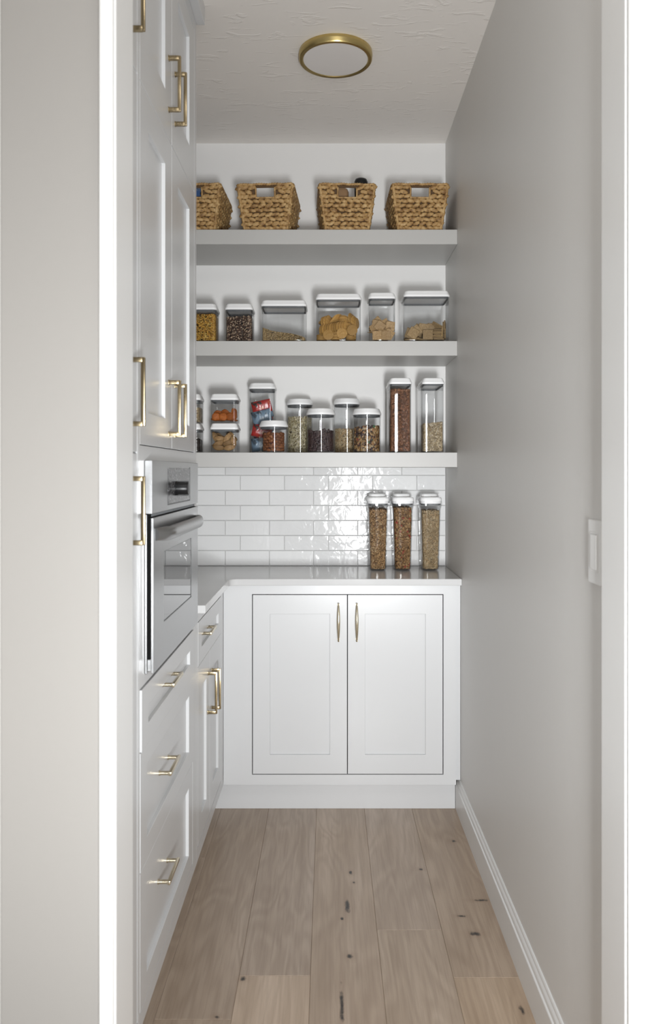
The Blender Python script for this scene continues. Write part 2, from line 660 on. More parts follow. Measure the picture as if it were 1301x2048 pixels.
# baseboard along the right wall, with a stepped cap
prof = [(0, 0), (-.0135, 0), (-.0135, .092), (-.0125, .094), (-.0095, .096), (-.0095, .106), (-.0085, .109), (-.005, .115), (-.005, .121), (-.003, .125), (0, .125)]
bm = bmesh.new()
ra = [bm.verts.new((XR + a, YW1, b)) for a, b in prof]
rb = [bm.verts.new((XR + a, 3.150, b)) for a, b in prof]
for i in range(len(prof)):
    j = (i + 1) % len(prof)
    bm.faces.new((ra[i], ra[j], rb[j], rb[i]))
bm.faces.new(ra[::-1])
bm.faces.new(rb)
struct('baseboard_right', bm, M['trim'])

# backsplash: grout bed and each glazed tile, children of the back wall
TH, TL, GR = 0.0659, 0.1935, 0.0019
finish('grout_bed', boxes([(XLW, XR - .0005, YB - .0045, YB - .0001, ZCT - .02, 1.36)]), M['grout'], wall_back)
bm = boxes([(-(TL - GR) / 2, (TL - GR) / 2, -.0085, 0, -(TH - GR) / 2, (TH - GR) / 2)], .0022, 2)
tile_me = mesh_of('tile', bm, M['tile'])
rng = random.Random(4)
zrow = px(0, 1130.5, YB).z
for r in range(0, 7):
    z = zrow + TH * (r + .5)
    phase = (481.0 if r % 2 else 451.0)          # bottom row joints
    xj = px(phase, 0, YB - .008).x
    k = -4
    while True:
        xa = xj + k * TL
        k += 1
        if xa < XLW:
            continue
        xb = xa + TL
        if xa > XR - .02:
            break
        rot = (math.radians(rng.uniform(-.2, .2)), 0, math.radians(rng.uniform(-.2, .2)))
        if xb > XR - .001:
            w = XR - .001 - xa
            t = inst('tile', tile_me, wall_back, (xa + w / 2, YB - .0042, z), rot, ((w - GR) / (TL - GR), 1, 1))
        else:
            t = inst('tile', tile_me, wall_back, (xa + TL / 2, YB - .0042, z), rot)

# ------------------------------------------------------------------ shared cabinet hardware


def bar_handle_mesh(length, proj, bar=0.0102, name='handle'):
    """square bar pull along z on a face whose outward direction is +x, standing on x = 0"""
    bm = bmesh.new()
    h = length / 2
    box(bm, proj - bar * .85, proj, -bar * .4, bar * .4, -h, h, bev=.0016)
    for s in (-1, 1):
        box(bm, 0, proj - bar * .5, -bar / 2, bar / 2, s * (h - bar / 2) - bar / 2, s * (h - bar / 2) + bar / 2, bev=.0009)
        box(bm, 0, .0014, -bar * .6, bar * .6, s * (h - bar / 2) - bar * .6, s * (h - bar / 2) + bar * .6, bev=.0004)
    return mesh_of(name, bm, M['brass'], 'auto')


pull_me = bar_handle_mesh(0.142, 0.032)


def drawer_handle_mesh():
    """round-post pull along z, outward +x"""
    bm = bmesh.new()
    h, p = .062, .032
    box(bm, p - .008, p, -.0048, .0048, -h, h, bev=.0013)
    for s in (-1, 1):
        tube(bm, [(0, 0, s * (h - .008)), (.003, 0, s * (h - .008)), (.0031, 0, s * (h - .008)), (p - .006, 0, s * (h - .008))], [.0064, .0064, .0052, .0052], 12)
    return mesh_of('handle', bm, M['nickel'], 'auto')


dpull_me = drawer_handle_mesh()


def ring_panel(u0, u1, v0, v1, st, rt, rb_, thick, mapf, bev=.0011):
    """flat frame with a rectangular opening; w runs from 0 (front) to -thick"""
    bm = bmesh.new()
    O = [(u0, v0), (u1, v0), (u1, v1), (u0, v1)]
    I = [(u0 + st, v0 + rb_), (u1 - st, v0 + rb_), (u1 - st, v1 - rt), (u0 + st, v1 - rt)]
    V = {}
    for nm, pts in (('O', O), ('I', I)):
        for d in (0, 1):
            V[nm, d] = [bm.verts.new(mapf(u, v, -thick * d)) for u, v in pts]
    for i in range(4):
        j = (i + 1) % 4
        bm.faces.new((V['O', 0][i], V['O', 0][j], V['I', 0][j], V['I', 0][i]))
        bm.faces.new((V['O', 1][i], V['O', 1][j], V['I', 1][j], V['I', 1][i]))
        bm.faces.new((V['O', 0][i], V['O', 0][j], V['O', 1][j], V['O', 1][i]))
        bm.faces.new((V['I', 0][i], V['I', 0][j], V['I', 1][j], V['I', 1][i]))
    bmesh.ops.recalc_face_normals(bm, faces=bm.faces)
    es = [e for e in bm.edges if len(e.link_faces) == 2 and e.calc_face_angle(0) > .5]
    bmesh.ops.bevel(bm, geom=es, offset=bev, segments=2, profile=.5, affect='EDGES')
    return bm


def front_left(name, parent, y0, y1, z0, z1, st, rt, rb_, proud=0.0, rec=.009, thick=.019):
    """shaker front on the left run (faces +x)"""
    mp = lambda u, v, w: (XL + proud + w, u, v)
    o = finish(name, ring_panel(y0, y1, z0, z1, st, rt, rb_, thick, mp), M['cab'], parent)
    finish('panel', boxes([(XL + proud - thick + .001, XL + proud - rec, y0 + st + .0001, y1 - st - .0001, z0 + rb_ + .0001, z1 - rt - .0001)]), M['cab'], o)
    return o


def carcass(x0, x1, y0, y1, z0, z1, front):
    t = .016
    l = [(x0, x1, y0, y1, z0, z0 + t), (x0, x1, y0, y1, z1 - t, z1)]
    if front == 'x':                       # open towards +x
        l += [(x0, x1, y0, y0 + t, z0 + t, z1 - t), (x0, x1, y1 - t, y1, z0 + t, z1 - t), (x0, x0 + t, y0 + t, y1 - t, z0 + t, z1 - t)]
    else:                                  # open towards -y
        l += [(x0, x0 + t, y0, y1, z0 + t, z1 - t), (x1 - t, x1, y0, y1, z0 + t, z1 - t), (x0 + t, x1 - t, y1 - t, y1, z0 + t, z1 - t)]
    return boxes(l)


# ------------------------------------------------------------------ tall oven cabinet
TB0, TB1 = 1.7215, 2.470
G = .0022
oven_cab = thing('oven_cabinet', (XL - .3, (TB0 + TB1) / 2, 0), 'tall off-white cabinet with a built-in oven, paired upper doors and three drawers', 'cabinet')
XB = XL - .0195
finish('body', carcass(XLW + .001, XB, TB0, TB1, ZTOE, 2.71, 'x'), M['cab'], oven_cab)
finish('toe_kick', boxes([(XLW + .001, XL - .06, TB0, TB1, 0.0005, ZTOE)]), M['cab'], oven_cab)
D0, D1, DM = 1.7345, 2.4315, 2.0855      # opening sides and the middle gap
zU0, zU1, zM0, zO0, zO1 = 2.178, 2.672, 1.387, 0.878, 1.353
ff = [(XB, XL, TB0, D0 - G, ZTOE, 2.71), (XB, XL, D1 + G, TB1, ZTOE, 2.71),
      (XB, XL, D0 - G, D1 + G, zU1 + G, 2.71), (XB, XL, D0 - G, D1 + G, zO1 - .012, zM0 - G),
      (XB, XL, D0 - G, 1.792, .8555, zO1 - .012), (XB, XL, 2.374, D1 + G, .8555, zO1 - .012), (XB, XL, 1.792, 2.374, .8555, zO0 + .012),
      (XB, XL, D0 - G, D1 + G, ZTOE, .150)]
finish('face_frame', boxes(ff), M['cab'], oven_cab)
# crown fascia
bm = boxes([(XL - .03, XL + .0255, TB0, TB1 + .012, 2.712, ZC - .0005)], .003, 2)
finish('crown_moulding', bm, M['cab'], oven_cab)
for (ya, yb, hy, zs) in ((D0, DM - G / 2, 2.044, 0), (DM + G / 2, D1, 2.128, 0)):
    d = front_left('door', oven_cab, ya, yb, zU0 + G / 2, zU1, .083, .068, .107)
    inst('handle', pull_me, d, (XL, hy, 2.318))
    d = front_left('door', oven_cab, ya, yb, zM0, zU0 - G / 2, .083, .078, .074)
    inst('handle', pull_me, d, (XL, hy, 1.490))
DD1 = 2.402
finish('end_stile', boxes([(XB, XL, DD1 + G, D1 + G + .0005, .150, .8555)]), M['cab'], oven_cab)
for z0, z1, hz, pr, rt, hy in ((.7175, .853, .798, .0038, .050, 2.043), (.4555, .7155, .587, .0008, .045, 2.02), (.152, .4535, .325, .0, .052, 2.01)):
    d = front_left('drawer', oven_cab, D0 + .001, DD1, z0, z1, .064, rt, .046 if z0 > .7 else .052, pr)
    inst('handle', dpull_me, d, (XL + pr - (.009 if True else 0), hy, hz), (PI / 2, 0, 0))

# ------------------------------------------------------------------ narrow tall cabinet next to it
narrow = thing('tall_cabinet', (XL - .3, 1.588, 0), 'narrow tall off-white cabinet with brass bar pulls beside the door opening', 'cabinet')
N0, N1 = 1.456, 1.7205
finish('body', carcass(XLW + .001, XB, N0, N1, ZTOE, 2.71, 'x'), M['cab'], narrow)
finish('toe_kick', boxes([(XLW + .001, XL - .06, N0, N1, 0.0005, ZTOE)]), M['cab'], narrow)
finish('face_frame', boxes([(XB, XL, N0, 1.474, ZTOE, 2.71), (XB, XL, 1.7105, N1, ZTOE, 2.71), (XB, XL, 1.474, 1.7105, 2.674, 2.71), (XB, XL, 1.474, 1.7105, ZTOE, .150)]), M['cab'], narrow)
finish('crown_moulding', boxes([(XL - .03, XL + .0255, N0, N1, 2.712, ZC - .0005)], .003, 2), M['cab'], narrow)
for z0, z1, hz in ((2.18, 2.672, 2.304), (1.37, 2.176, 1.492), (.153, 1.366, 1.2475)):
    d = front_left('door', narrow, 1.4765, 1.708, z0, z1, .06, .07, .07)
    inst('handle', pull_me, d, (XL, 1.645, hz))

# ------------------------------------------------------------------ wall oven
oven = thing('wall_oven', (XL, 2.08, zO0), 'stainless steel built-in wall oven with black control knob', 'oven')
O0, O1 = 1.775, 2.390
finish('flange', boxes([(XL + .0006, XL + .0055, O0, O1, zO0, 1.2325)], .0012), M['steel'], oven)
finish('oven_body', boxes([(XB + .0005, XL + .0005, 1.794, 2.372, zO0 + .014, zO1 - .014)]), M['black'], oven)
finish('gasket', boxes([(XL + .0056, XL + .0125, O0 + .006, O1 - .010, zO0 + .008, 1.2255)]), M['matteblack'], oven)
cp = finish('control_panel', boxes([(XL + .0006, XL + .0175, O0, O1 + .002, 1.2335, zO1)], .0012), M['steel'], oven)
finish('display', boxes([(XL + .0175, XL + .0183, 1.948, 2.250, 1.249, 1.337)], .0003, 1), M['display'], cp)
finish('display_frame', boxes([(XL + .0175, XL + .0186, 2.2505, 2.2535, 1.246, 1.340), (XL + .0175, XL + .0186, 1.945, 2.2505, 1.246, 1.2487)]), M['black'], cp)
bm = bmesh.new()
kc = Vector((XL + .0183, 2.045, 1.285))
tube(bm, [kc + Vector((a, 0, 0)) for a in (0, .004, .0041, .030, .032, .0325)], [.0185, .0185, .0162, .0158, .0145, .012], 28)
finish('knob', bm, M['black'], cp, 'auto')
finish('knob_pointer', boxes([(XL + .0225, XL + .0510, 2.0445, 2.0475, kc.z - .0185, kc.z + .0185)], .0006, 1), M['black'], cp)
# vent grille: a dark slot with louvres
vg = finish('vent_grille', boxes([(XL + .0056, XL + .0118, 1.786, 2.362, 1.2262, 1.2332)]), M['matteblack'], oven)
lm = mesh_of('louvre', boxes([(0, .0022, -.0022, .0022, -.0028, .0028)]), M['darkgrey'])
for k in range(46):
    inst('louvre', lm, vg, (XL + .0118, 1.793 + k * .0122, 1.2297))
# door: thin slab frame with a glass window
mp = lambda u, v, w: (XL + .0185 + w, u, v)
wy0, wy1, wz0_, wz1_ = 1.897, 2.274, .972, 1.139
bm = ring_panel(O0 + .008, O1 - .004, zO0 - .001, 1.2245, wy0 - O0 - .008, 1.2245 - wz1_, wz0_ - zO0 + .001, .006, mp, .0010)
# ring with unequal stiles: shift the far side of the opening
for v in bm.verts:
    pass
od = finish('oven_door', bm, M['steel'], oven)
me = od.data
far = O1 - .004 - (wy0 - O0 - .008)
for v in me.vertices:
    wv = v.co + WL[od]
    if abs(wv.y - far) < .0025 and wz0_ - .004 < wv.z < wz1_ + .004:
        v.co.y += wy1 - far
finish('window_pane', boxes([(XL + .0150, XL + .0172, wy0 + .0005, wy1 - .0005, wz0_ + .0005, wz1_ - .0005)]), M['ovenglass'], od)
finish('window_seal', boxes([(XL + .0150, XL + .0180, wy1 - .0038, wy1 - .0002, wz0_, wz1_), (XL + .0150, XL + .0180, wy0, wy1, wz0_, wz0_ + .0015)]), M['black'], od)
bm = bmesh.new()
hp, hr = [], []
for k in range(25):
    a = k / 24
    y = 1.800 + a * (2.352 - 1.800)
    e = min(1, math.sin(PI * a) * 2.2)
    e = 1 - (1 - e) ** 2
    hp.append((XL + .0200 + .0215 * e, y, 1.186))
    hr.append(.0165 if 0 < k < 24 else .014)
tube(bm, hp, hr, 14, True, .62)
finish('handle', bm, M['steel'], od, 'auto')
bm = bmesh.new()
for yy in (1.806, ):
    tube(bm, [(XL + .0185, yy, 1.183), (XL + .0215, yy, 1.183)], .004, 12)
finish('screw', bm, M['steel'], od, 'auto')
finish('hinge', boxes([(XL + .0057, XL + .0135, O0 + .0025, O0 + .0058, zO0 + .006, zO0 + .032)], .001), M['steel'], oven)

# ------------------------------------------------------------------ left base cabinet
lbase = thing('base_cabinet', (XL - .3, 2.8, 0), 'low off-white cabinet with one drawer over two doors, beside the oven cabinet', 'cabinet')
LB0 = TB1 + .001
finish('body', carcass(XLW + .001, XB, LB0, YB - .001, ZTOE, .8885, 'x'), M['cab'], lbase)
finish('toe_kick', boxes([(XLW + .001, XL - .06, LB0, YB - .001, .0005, ZTOE)]), M['cab'], lbase)
L0, LM, L1 = 2.502, 2.7475, 3.034
finish('face_frame', boxes([(XB, XL, LB0, L0 - G, ZTOE, .8885), (XB, XL, L1 + G, YF - .0005, ZTOE, .8885), (XB, XL, L0 - G, L1 + G, .8575, .8885), (XB, XL, L0 - G, L1 + G, ZTOE, .152)]), M['cab'], lbase)
d = front_left('drawer', lbase, L0, L1, .7165, .855, .068, .052, .048, .0008)
inst('handle', dpull_me, d, (XL - .008, 2.69, .795), (PI / 2, 0, 0))
for ya, yb, hy, hz in ((L0, LM - G / 2, 2.708, .579), (LM + G / 2, L1, 2.800, .568)):
    d = front_left('door', lbase, ya, yb, .1545, .7143, .070, .078, .076)
    inst('handle', pull_me, d, (XL, hy, hz))

# ------------------------------------------------------------------ back base cabinet
bbase = thing('base_cabinet', (0.04, YF + .2, 0), 'low off-white cabinet with two inset doors and slim bow pulls under the counter', 'cabinet')
XF0, XF1 = XL + .001, 0.493
YBK = YF + .0195
finish('body', carcass(XF0, XF1, YBK, YB - .001, ZTOE, .8885, 'y'), M['cab'], bbase)
finish('toe_kick', boxes([(XL - .058, .4975, 3.152, YB - .001, .0005, ZTOE - .0003)]), M['cab'], bbase)
dx0, dxm, dx1, dz0, dz1 = -.2955, .0715, .4410, .156, .8495
GB = .0030
finish('face_frame', boxes([(XF0, dx0 - GB, YF, YBK, ZTOE, .8885), (dx1 + GB, XF1, YF, YBK, ZTOE, .8885), (dx0 - GB, dx1 + GB, YF, YBK, dz1 + GB, .8885), (dx0 - GB, dx1 + GB, YF, YBK, ZTOE, dz0 - GB)]), M['cab'], bbase)
finish('filler_strip', boxes([(XF1 + .0006, XR - .001, YF + .012, YB - .001, .128, .8885)]), M['cab'], bbase)


def bow_pull():
    """slim tapered bow pull along z, outward -y"""
    bm = bmesh.new()
    n = 17
    pts, rad = [], []
    for k in range(n):
        a = k / (n - 1)
        pts.append((0, -.016 - .011 * math.sin(PI * a), -.0725 + .145 * a))
        rad.append(.0020 + .0042 * math.sin(PI * a) ** .8)
    tube(bm, pts, rad, 10)
    for s in (-1, 1):
        tube(bm, [(0, 0, s * .066), (0, -.002, s * .066), (0, -.0021, s * .066), (0, -.018, s * .066)], [.005, .005, .0032, .0030], 10)
        tube(bm, [(0, -.016, s * .071), (0, -.016, s * .0745)], [.0042, .0025], 10)
    return mesh_of('handle', bm, M['nickel'], 'auto')


bow_me = bow_pull()
for xa, xb, hx in ((dx0, dxm - GB / 2, (677.5 - VX) * YF / F), (dxm + GB / 2, dx1, (714 - VX) * YF / F)):
    mpb = lambda u, v, w: (u, YF - w, v)
    dr = finish('door', ring_panel(xa, xb, dz0, dz1, .067, .074, .074, .019, mpb), M['cab'], bbase)
    finish('panel', boxes([(xa + .0671, xb - .0671, YF + .0075, YF + .018, dz0 + .0741, dz1 - .0741)]), M['cab'], dr)
    inst('handle', bow_me, dr, (hx, YF, CAMZ - (1243.5 - VY) * YF / F))

# ------------------------------------------------------------------ countertop, L-shaped with a rounded inner corner
cx = -.382
r = .030
poly = [(XLW + .001, LB0), (cx, LB0)]
for k in range(9):
    a = PI - (PI / 2) * k / 8
    poly.append((cx + r + r * math.cos(a), YC - r + r * math.sin(a)))
poly += [(XR - .001, YC), (XR - .001, YB - .0132), (XLW + .001, YB - .0132)]
bm = bmesh.new()
lo = [bm.verts.new((x, y, ZCT - .0255)) for x, y in poly]
hi = [bm.verts.new((x, y, ZCT)) for x, y in poly]
n = len(poly)
for i in range(n):
    bm.faces.new((lo[i], lo[(i + 1) % n], hi[(i + 1) % n], hi[i]))
bm.faces.new(lo[::-1])
bm.faces.new(hi)
bmesh.ops.recalc_face_normals(bm, faces=bm.faces)
es = [e for e in bm.edges if abs(e.verts[0].co.z - e.verts[1].co.z) < 1e-6]
bmesh.ops.bevel(bm, geom=es, offset=.0025, segments=2, profile=.5, affect='EDGES')
ct = finish('countertop', bm, M['quartz'], None, False, (0, 3.3, ZCT - .0255))
tag(ct, 'white L-shaped stone countertop with a rounded inner corner', 'countertop')

# ------------------------------------------------------------------ floating shelves
ZS = [2.292, 1.848, 1.4037]
for z, l in zip(ZS, ('thick painted floating shelf carrying the woven baskets', 'thick painted floating shelf carrying the clear cracker containers', 'thick painted floating shelf just above the tiled backsplash')):
    o = finish('floating_shelf', boxes([(XLW + .001, XR - .0005, YS, YB - .0005, z - .0585, z)], .0012, 2), M['shelf'], None, False, (-.26, 3.35, z - .0585))
    tag(o, l, 'shelf')

# ------------------------------------------------------------------ ceiling light and switch
lamp = thing('ceiling_light', (.0225, 2.757, ZC - .027), 'round flush ceiling light with antique gold rim and frosted diffuser', 'ceiling light')
bm = bmesh.new()
prof = [(.1265, ZC - .0005), (.1265, ZC - .006), (.1275, ZC - .008), (.1275, ZC - .012), (.1265, ZC - .014), (.1265, ZC - .0225), (.1235, ZC - .0265), (.1135, ZC - .0265), (.1110, ZC - .0235), (.1110, ZC - .0005)]
sg = 72
rings = [[bm.verts.new((.0225 + r_ * math.cos(2 * PI * k / sg), 2.757 + r_ * math.sin(2 * PI * k / sg), z)) for k in range(sg)] for r_, z in prof]
for i in range(len(prof)):
    a, b = rings[i], rings[(i + 1) % len(prof)]
    for k in range(sg):
        bm.faces.new((a[k], a[(k + 1) % sg], b[(k + 1) % sg], b[k]))
finish('rim', bm, M['gold'], lamp, 'auto')
bm = bmesh.new()
rings = [[bm.verts.new((.0225 + r_ * math.cos(2 * PI * k / sg), 2.757 + r_ * math.sin(2 * PI * k / sg), z)) for k in range(sg)] for r_, z in ((.1108, ZC - .02), (.1108, ZC - .0242), (.100, ZC - .0248), (.05, ZC - .0252))]
for a, b in zip(rings, rings[1:]):
    for k in range(sg):
        bm.faces.new((a[k], a[(k + 1) % sg], b[(k + 1) % sg], b[k]))
bm.faces.new(rings[-1])
bm.faces.new(rings[0][::-1])
finish('diffuser', bm, M['diffuser'], lamp, 'auto')

sw = thing('light_switch', (XR, 1.525, 1.1135), 'white rocker light switch on the right-hand painted wall', 'light switch')
finish('plate', boxes([(XR - .0055, XR - .0002, 1.488, 1.5625, 1.1135, 1.2355)], .0020, 3), M['switch'], sw)
finish('rocker', boxes([(XR - .0085, XR - .0054, 1.5085, 1.5415, 1.141, 1.208)], .0012, 2), M['switch'], sw)
finish('rocker_frame', boxes([(XR - .0068, XR - .0054, 1.5045, 1.5080, 1.137, 1.212), (XR - .0068, XR - .0054, 1.5420, 1.5455, 1.137, 1.212), (XR - .0068, XR - .0054, 1.5080, 1.542, 1.2085, 1.212), (XR - .0068, XR - .0054, 1.508, 1.542, 1.137, 1.1405)], .0004, 1), M['switch'], sw)

# ------------------------------------------------------------------ woven baskets


def basket(xc, label, rotz=0.0, seed=0, h=.184, yfront=3.197):
    rg = random.Random(seed)
    zb = ZS[0] + .0006
    depth_t, depth_b = .285, .235
    wt, wb = .222, .170
    root = thing('woven_basket', (xc, yfront + depth_t / 2, zb), label, 'basket', 'woven baskets on the top shelf')
    R = Matrix.Rotation(rotz, 4, 'Z')
    hx, hz0, hz1 = .0385, h - .052, h - .012

    def dims(z):
        a = z / h
        bulge = .006 * math.sin(PI * a)
        return wb + (wt - wb) * a, depth_b + (depth_t - depth_b) * a, bulge

    def emit(name, bm, mat, smooth=True):
        bm.transform(R)
        bm.transform(Matrix.Translation(Vector((xc, yfront + depth_t / 2, zb))))
        return finish(name, bm, mat, root, smooth)

    # inner shell in four walls, the two short ends pierced by the hand hole
    bm = bmesh.new()
    box(bm, -wb / 2 + .006, wb / 2 - .006, -depth_b / 2 + .006, depth_b / 2 - .006, .001, .006)
    inset = .0055

    def P(u, z, side):
        w, d, _ = dims(z)
        w -= 2 * inset
        d -= 2 * inset
        if side in ('f', 'b'):
            return Vector((u, (-d / 2 if side == 'f' else d / 2), z))
        return Vector(((-w / 2 if side == 'l' else w / 2), u * d / 2, z))

    def quad(pts, nrm):
        t = Vector(nrm) * .003
        a = [bm.verts.new(p) for p in pts]
        b = [bm.verts.new(p + t) for p in pts]
        bm.faces.new(a)
        bm.faces.new(b[::-1])
        for i in range(4):
            j = (i + 1) % 4
            bm.faces.new((a[i], b[i], b[j], a[j]))

    for side, nrm in (('f', (0, 1, 0)), ('b', (0, -1, 0))):
        wz = lambda z: (dims(z)[0] / 2 - inset)
        quad([P(-wz(.002), .002, side), P(wz(.002), .002, side), P(wz(hz0), hz0, side), P(-wz(hz0), hz0, side)], nrm)
        for s in (-1, 1):
            quad([P(s * hx, hz0, side), P(s * wz(hz0), hz0, side), P(s * wz(hz1), hz1, side), P(s * hx, hz1, side)], nrm)
        quad([P(-wz(hz1), hz1, side), P(wz(hz1), hz1, side), P(wz(h), h - .002, side), P(-wz(h), h - .002, side)], nrm)
    for side, nrm in (('l', (1, 0, 0)), ('r', (-1, 0, 0))):
        quad([P(-1, .002, side), P(1, .002, side), P(1, h - .002, side), P(-1, h - .002, side)], nrm)
    emit('inner_shell', bm, M['strawcore'], False)

    # woven strands: one ring of twisted lobes per course
    nrow = 10
    pitch = (h - .010) / nrow
    sph = [(math.cos(PI * (i / 4 - .5)), math.sin(PI * (i / 4 - .5))) for i in range(5)]
    for k in range(nrow):
        z = .006 + pitch * (k + .5)
        w, d, bl = dims(z)
        holed = hz0 - .006 < z < hz1 + .002
        bms = [bmesh.new(), bmesh.new()] if holed else [bmesh.new()]
        for side in 'frbl':
            L = w if side in 'fb' else d
            nl = max(6, int(round(L / .027)))
            step = L / nl
            for i in range(nl + (k % 2)):
                u = -L / 2 + step * (i + (.5 if k % 2 == 0 else 0))
                u = max(-L / 2 + .006, min(L / 2 - .006, u))
                if side in 'fb' and abs(u) < hx + .009 and hz0 - .006 < z < hz1 + .002:
                    continue
                bx = bl * math.cos(PI * u / L)
                bm = bms[0] if not holed or side == 'l' or (side in 'fb' and u < 0) else bms[1]
                if side == 'f':
                    c, e1, e3 = Vector((u, -d / 2 - bx * .4, z)), Vector((1, 0, 0)), Vector((0, -1, 0))
                elif side == 'b':
                    c, e1, e3 = Vector((u, d / 2 + bx * .4, z)), Vector((-1, 0, 0)), Vector((0, 1, 0))
                elif side == 'r':
                    c, e1, e3 = Vector((w / 2 + bx, u, z)), Vector((0, 1, 0)), Vector((1, 0, 0))
                else:
                    c, e1, e3 = Vector((-w / 2 - bx, u, z)), Vector((0, -1, 0)), Vector((-1, 0, 0))
                e2 = Vector((0, 0, 1))
                ang = math.radians(17 + rg.uniform(-8, 8)) * (1 if k % 2 else -1)
                f1 = e1 * math.cos(ang) + e2 * math.sin(ang)
                f2 = -e1 * math.sin(ang) + e2 * math.cos(ang)
                la, lb, lc = step * .70 * rg.uniform(.9, 1.1), pitch * .56 * rg.uniform(.85, 1.12), .0068 * rg.uniform(.85, 1.15)
                c = c + Vector((rg.uniform(-.001, .001), rg.uniform(-.001, .001), rg.uniform(-.0012, .0012)))
                rr = []
                for ca, sa in sph:
                    if ca < 1e-6:
                        rr.append([bm.verts.new(c + f1 * la * sa)])
                    else:
                        rr.append([bm.verts.new(c + f1 * la * sa + (f2 * lb * math.cos(2 * PI * q / 7) + e3 * lc * math.sin(2 * PI * q / 7)) * ca) for q in range(7)])
                for A, B in zip(rr, rr[1:]):
                    for q in range(7):
                        p = (q + 1) % 7
                        if len(A) == 1:
                            bm.faces.new((A[0], B[p], B[q]))
                        elif len(B) == 1:
                            bm.faces.new((A[q], A[p], B[0]))
                        else:
                            bm.faces.new((A[q], A[p], B[p], B[q]))
        for bm in bms:
            emit('woven_strand', bm, M['straw'])
    # rim: a wrapped cord
    bm = bmesh.new()
    rp = rrect(wt + .002, depth_t + .002, .012, 4)
    pts, rad = [], []
    dense = []
    for i in range(len(rp)):
        a, b = Vector(rp[i]), Vector(rp[(i + 1) % len(rp)])
        nseg = max(1, int((b - a).length / .0035))
        for q in range(nseg):
            dense.append(a.lerp(b, q / nseg))
    for i, p in enumerate(dense + [dense[0]]):
        pts.append((p.x, p.y, h - .001 + .0009 * math.sin(i * .35)))
        rad.append(.0050 + .0012 * math.sin(i * 2 * PI / 3))
    tube(bm, pts, rad, 7)
    emit('rim_cord', bm, M['straw'])
    # bindings round the hand holes and along the corners
    for side in 'fb':
        bm = bmesh.new()
        sgn = -1 if side == 'f' else 1
        loop = []
        for (u0, z0), (u1, z1) in (((-hx, hz1), (-hx, hz0)), ((-hx, hz0), (hx, hz0)), ((hx, hz0), (hx, hz1))):
            for q in range(12):
                a = q / 12
                u, z = u0 + (u1 - u0) * a, z0 + (z1 - z0) * a
                loop.append((u, sgn * (dims(z)[1] / 2 - .001), z))
        loop.append((hx, sgn * (dims(hz1)[1] / 2 - .001), hz1))
        tube(bm, loop, [.0036 + .0008 * (i % 2) for i in range(len(loop))], 6)
        emit('handle_binding', bm, M['straw'])
    for sx in (-1, 1):
        for sy in (-1, 1):
            bm = bmesh.new()
            pts = []
            for q in range(30):
                z = .004 + (h - .006) * q / 29
                w, d, _ = dims(z)
                pts.append((sx * (w / 2 - .001), sy * (d / 2 + .001), z))
            tube(bm, pts, [.0058 + .0011 * (q % 2) for q in range(30)], 7)
            emit('corner_binding', bm, M['straw'])
    bm = bmesh.new()
    pts = [(x, y, .007) for x, y in rrect(wb + .004, depth_b + .004, .01, 3)]
    pts.append(pts[0])
    tube(bm, pts, .0058, 7)
    emit('base_cord', bm, M['straw'])
    return root


def bx_at(x0, x1, D=3.197):
    return ((x0 + x1) / 2 - VX) * D / F


basket(bx_at(331, 443), 'woven straw basket with a blue packet showing in its hand hole', math.radians(-2), 1)
basket(bx_at(478.5, 590), 'woven straw basket with an empty hand hole, next to the blue-packet basket', math.radians(-3.0), 2)
basket(bx_at(637, 748.5), 'woven straw basket with a black round item poking above its rim', math.radians(2.0), 3)
basket(bx_at(784, 896.5), 'woven straw basket on the shelf beside the right-hand wall', math.radians(.8), 4)


def solid(name, bm, mat, loc, label, cat, smooth='auto', group=None):
    o = finish(name, bm, mat, None, smooth, loc)
    return tag(o, label, cat, group)


zb = ZS[0] + .0072
b3 = bx_at(637, 748.5)
# black item in the third basket: a rounded pouch standing up to the rim
bm = bmesh.new()
loft(bm, b3 + .062, 3.266, [(zb, .026, .05, .012), (zb + .10, .044, .055, .02), (zb + .190, .056, .06, .022), (zb + .208, .056, .058, .024), (zb + .219, .046, .046, .018), (zb + .224, .026, .028, .010)])
solid('drink_flask', bm, M['black'], (b3 + .062, 3.266, zb), 'black rounded item standing up out of a straw basket', 'flask', True)
bm = bmesh.new()
loft(bm, b3 - .024, 3.30, [(zb, .070, .10, .012), (zb + .168, .072, .10, .014), (zb + .182, .064, .09, .02), (zb + .188, .05, .08, .02)])
solid('snack_carton', bm, M['tanbox'], (b3 - .024, 3.30, zb), 'brown rounded carton inside the basket with the black item', 'carton', True)
b1 = bx_at(331, 443)
bm = bmesh.new()
loft(bm, b1 + .015, 3.26, [(zb, .105, .05, .012), (zb + .08, .11, .055, .02), (zb + .165, .105, .045, .015), (zb + .182, .10, .012, .004)])
solid('snack_packet', bm, M['bluebag'], (b1 + .015, 3.26, zb), 'dark blue packet seen through a basket hand hole', 'packet', True)
b4 = bx_at(784, 896.5)
bm = bmesh.new()
loft(bm, b4 - .01, 3.30, [(zb, .12, .12, .03), (zb + .09, .13, .14, .04), (zb + .128, .10, .10, .035), (zb + .143, .05, .06, .02)])
solid('grocery_bag', bm, M['greybag'], (b4 - .01, 3.30, zb), 'grey bag lying low in the basket by the right-hand wall', 'bag', True)

# ------------------------------------------------------------------ clear containers with white lids


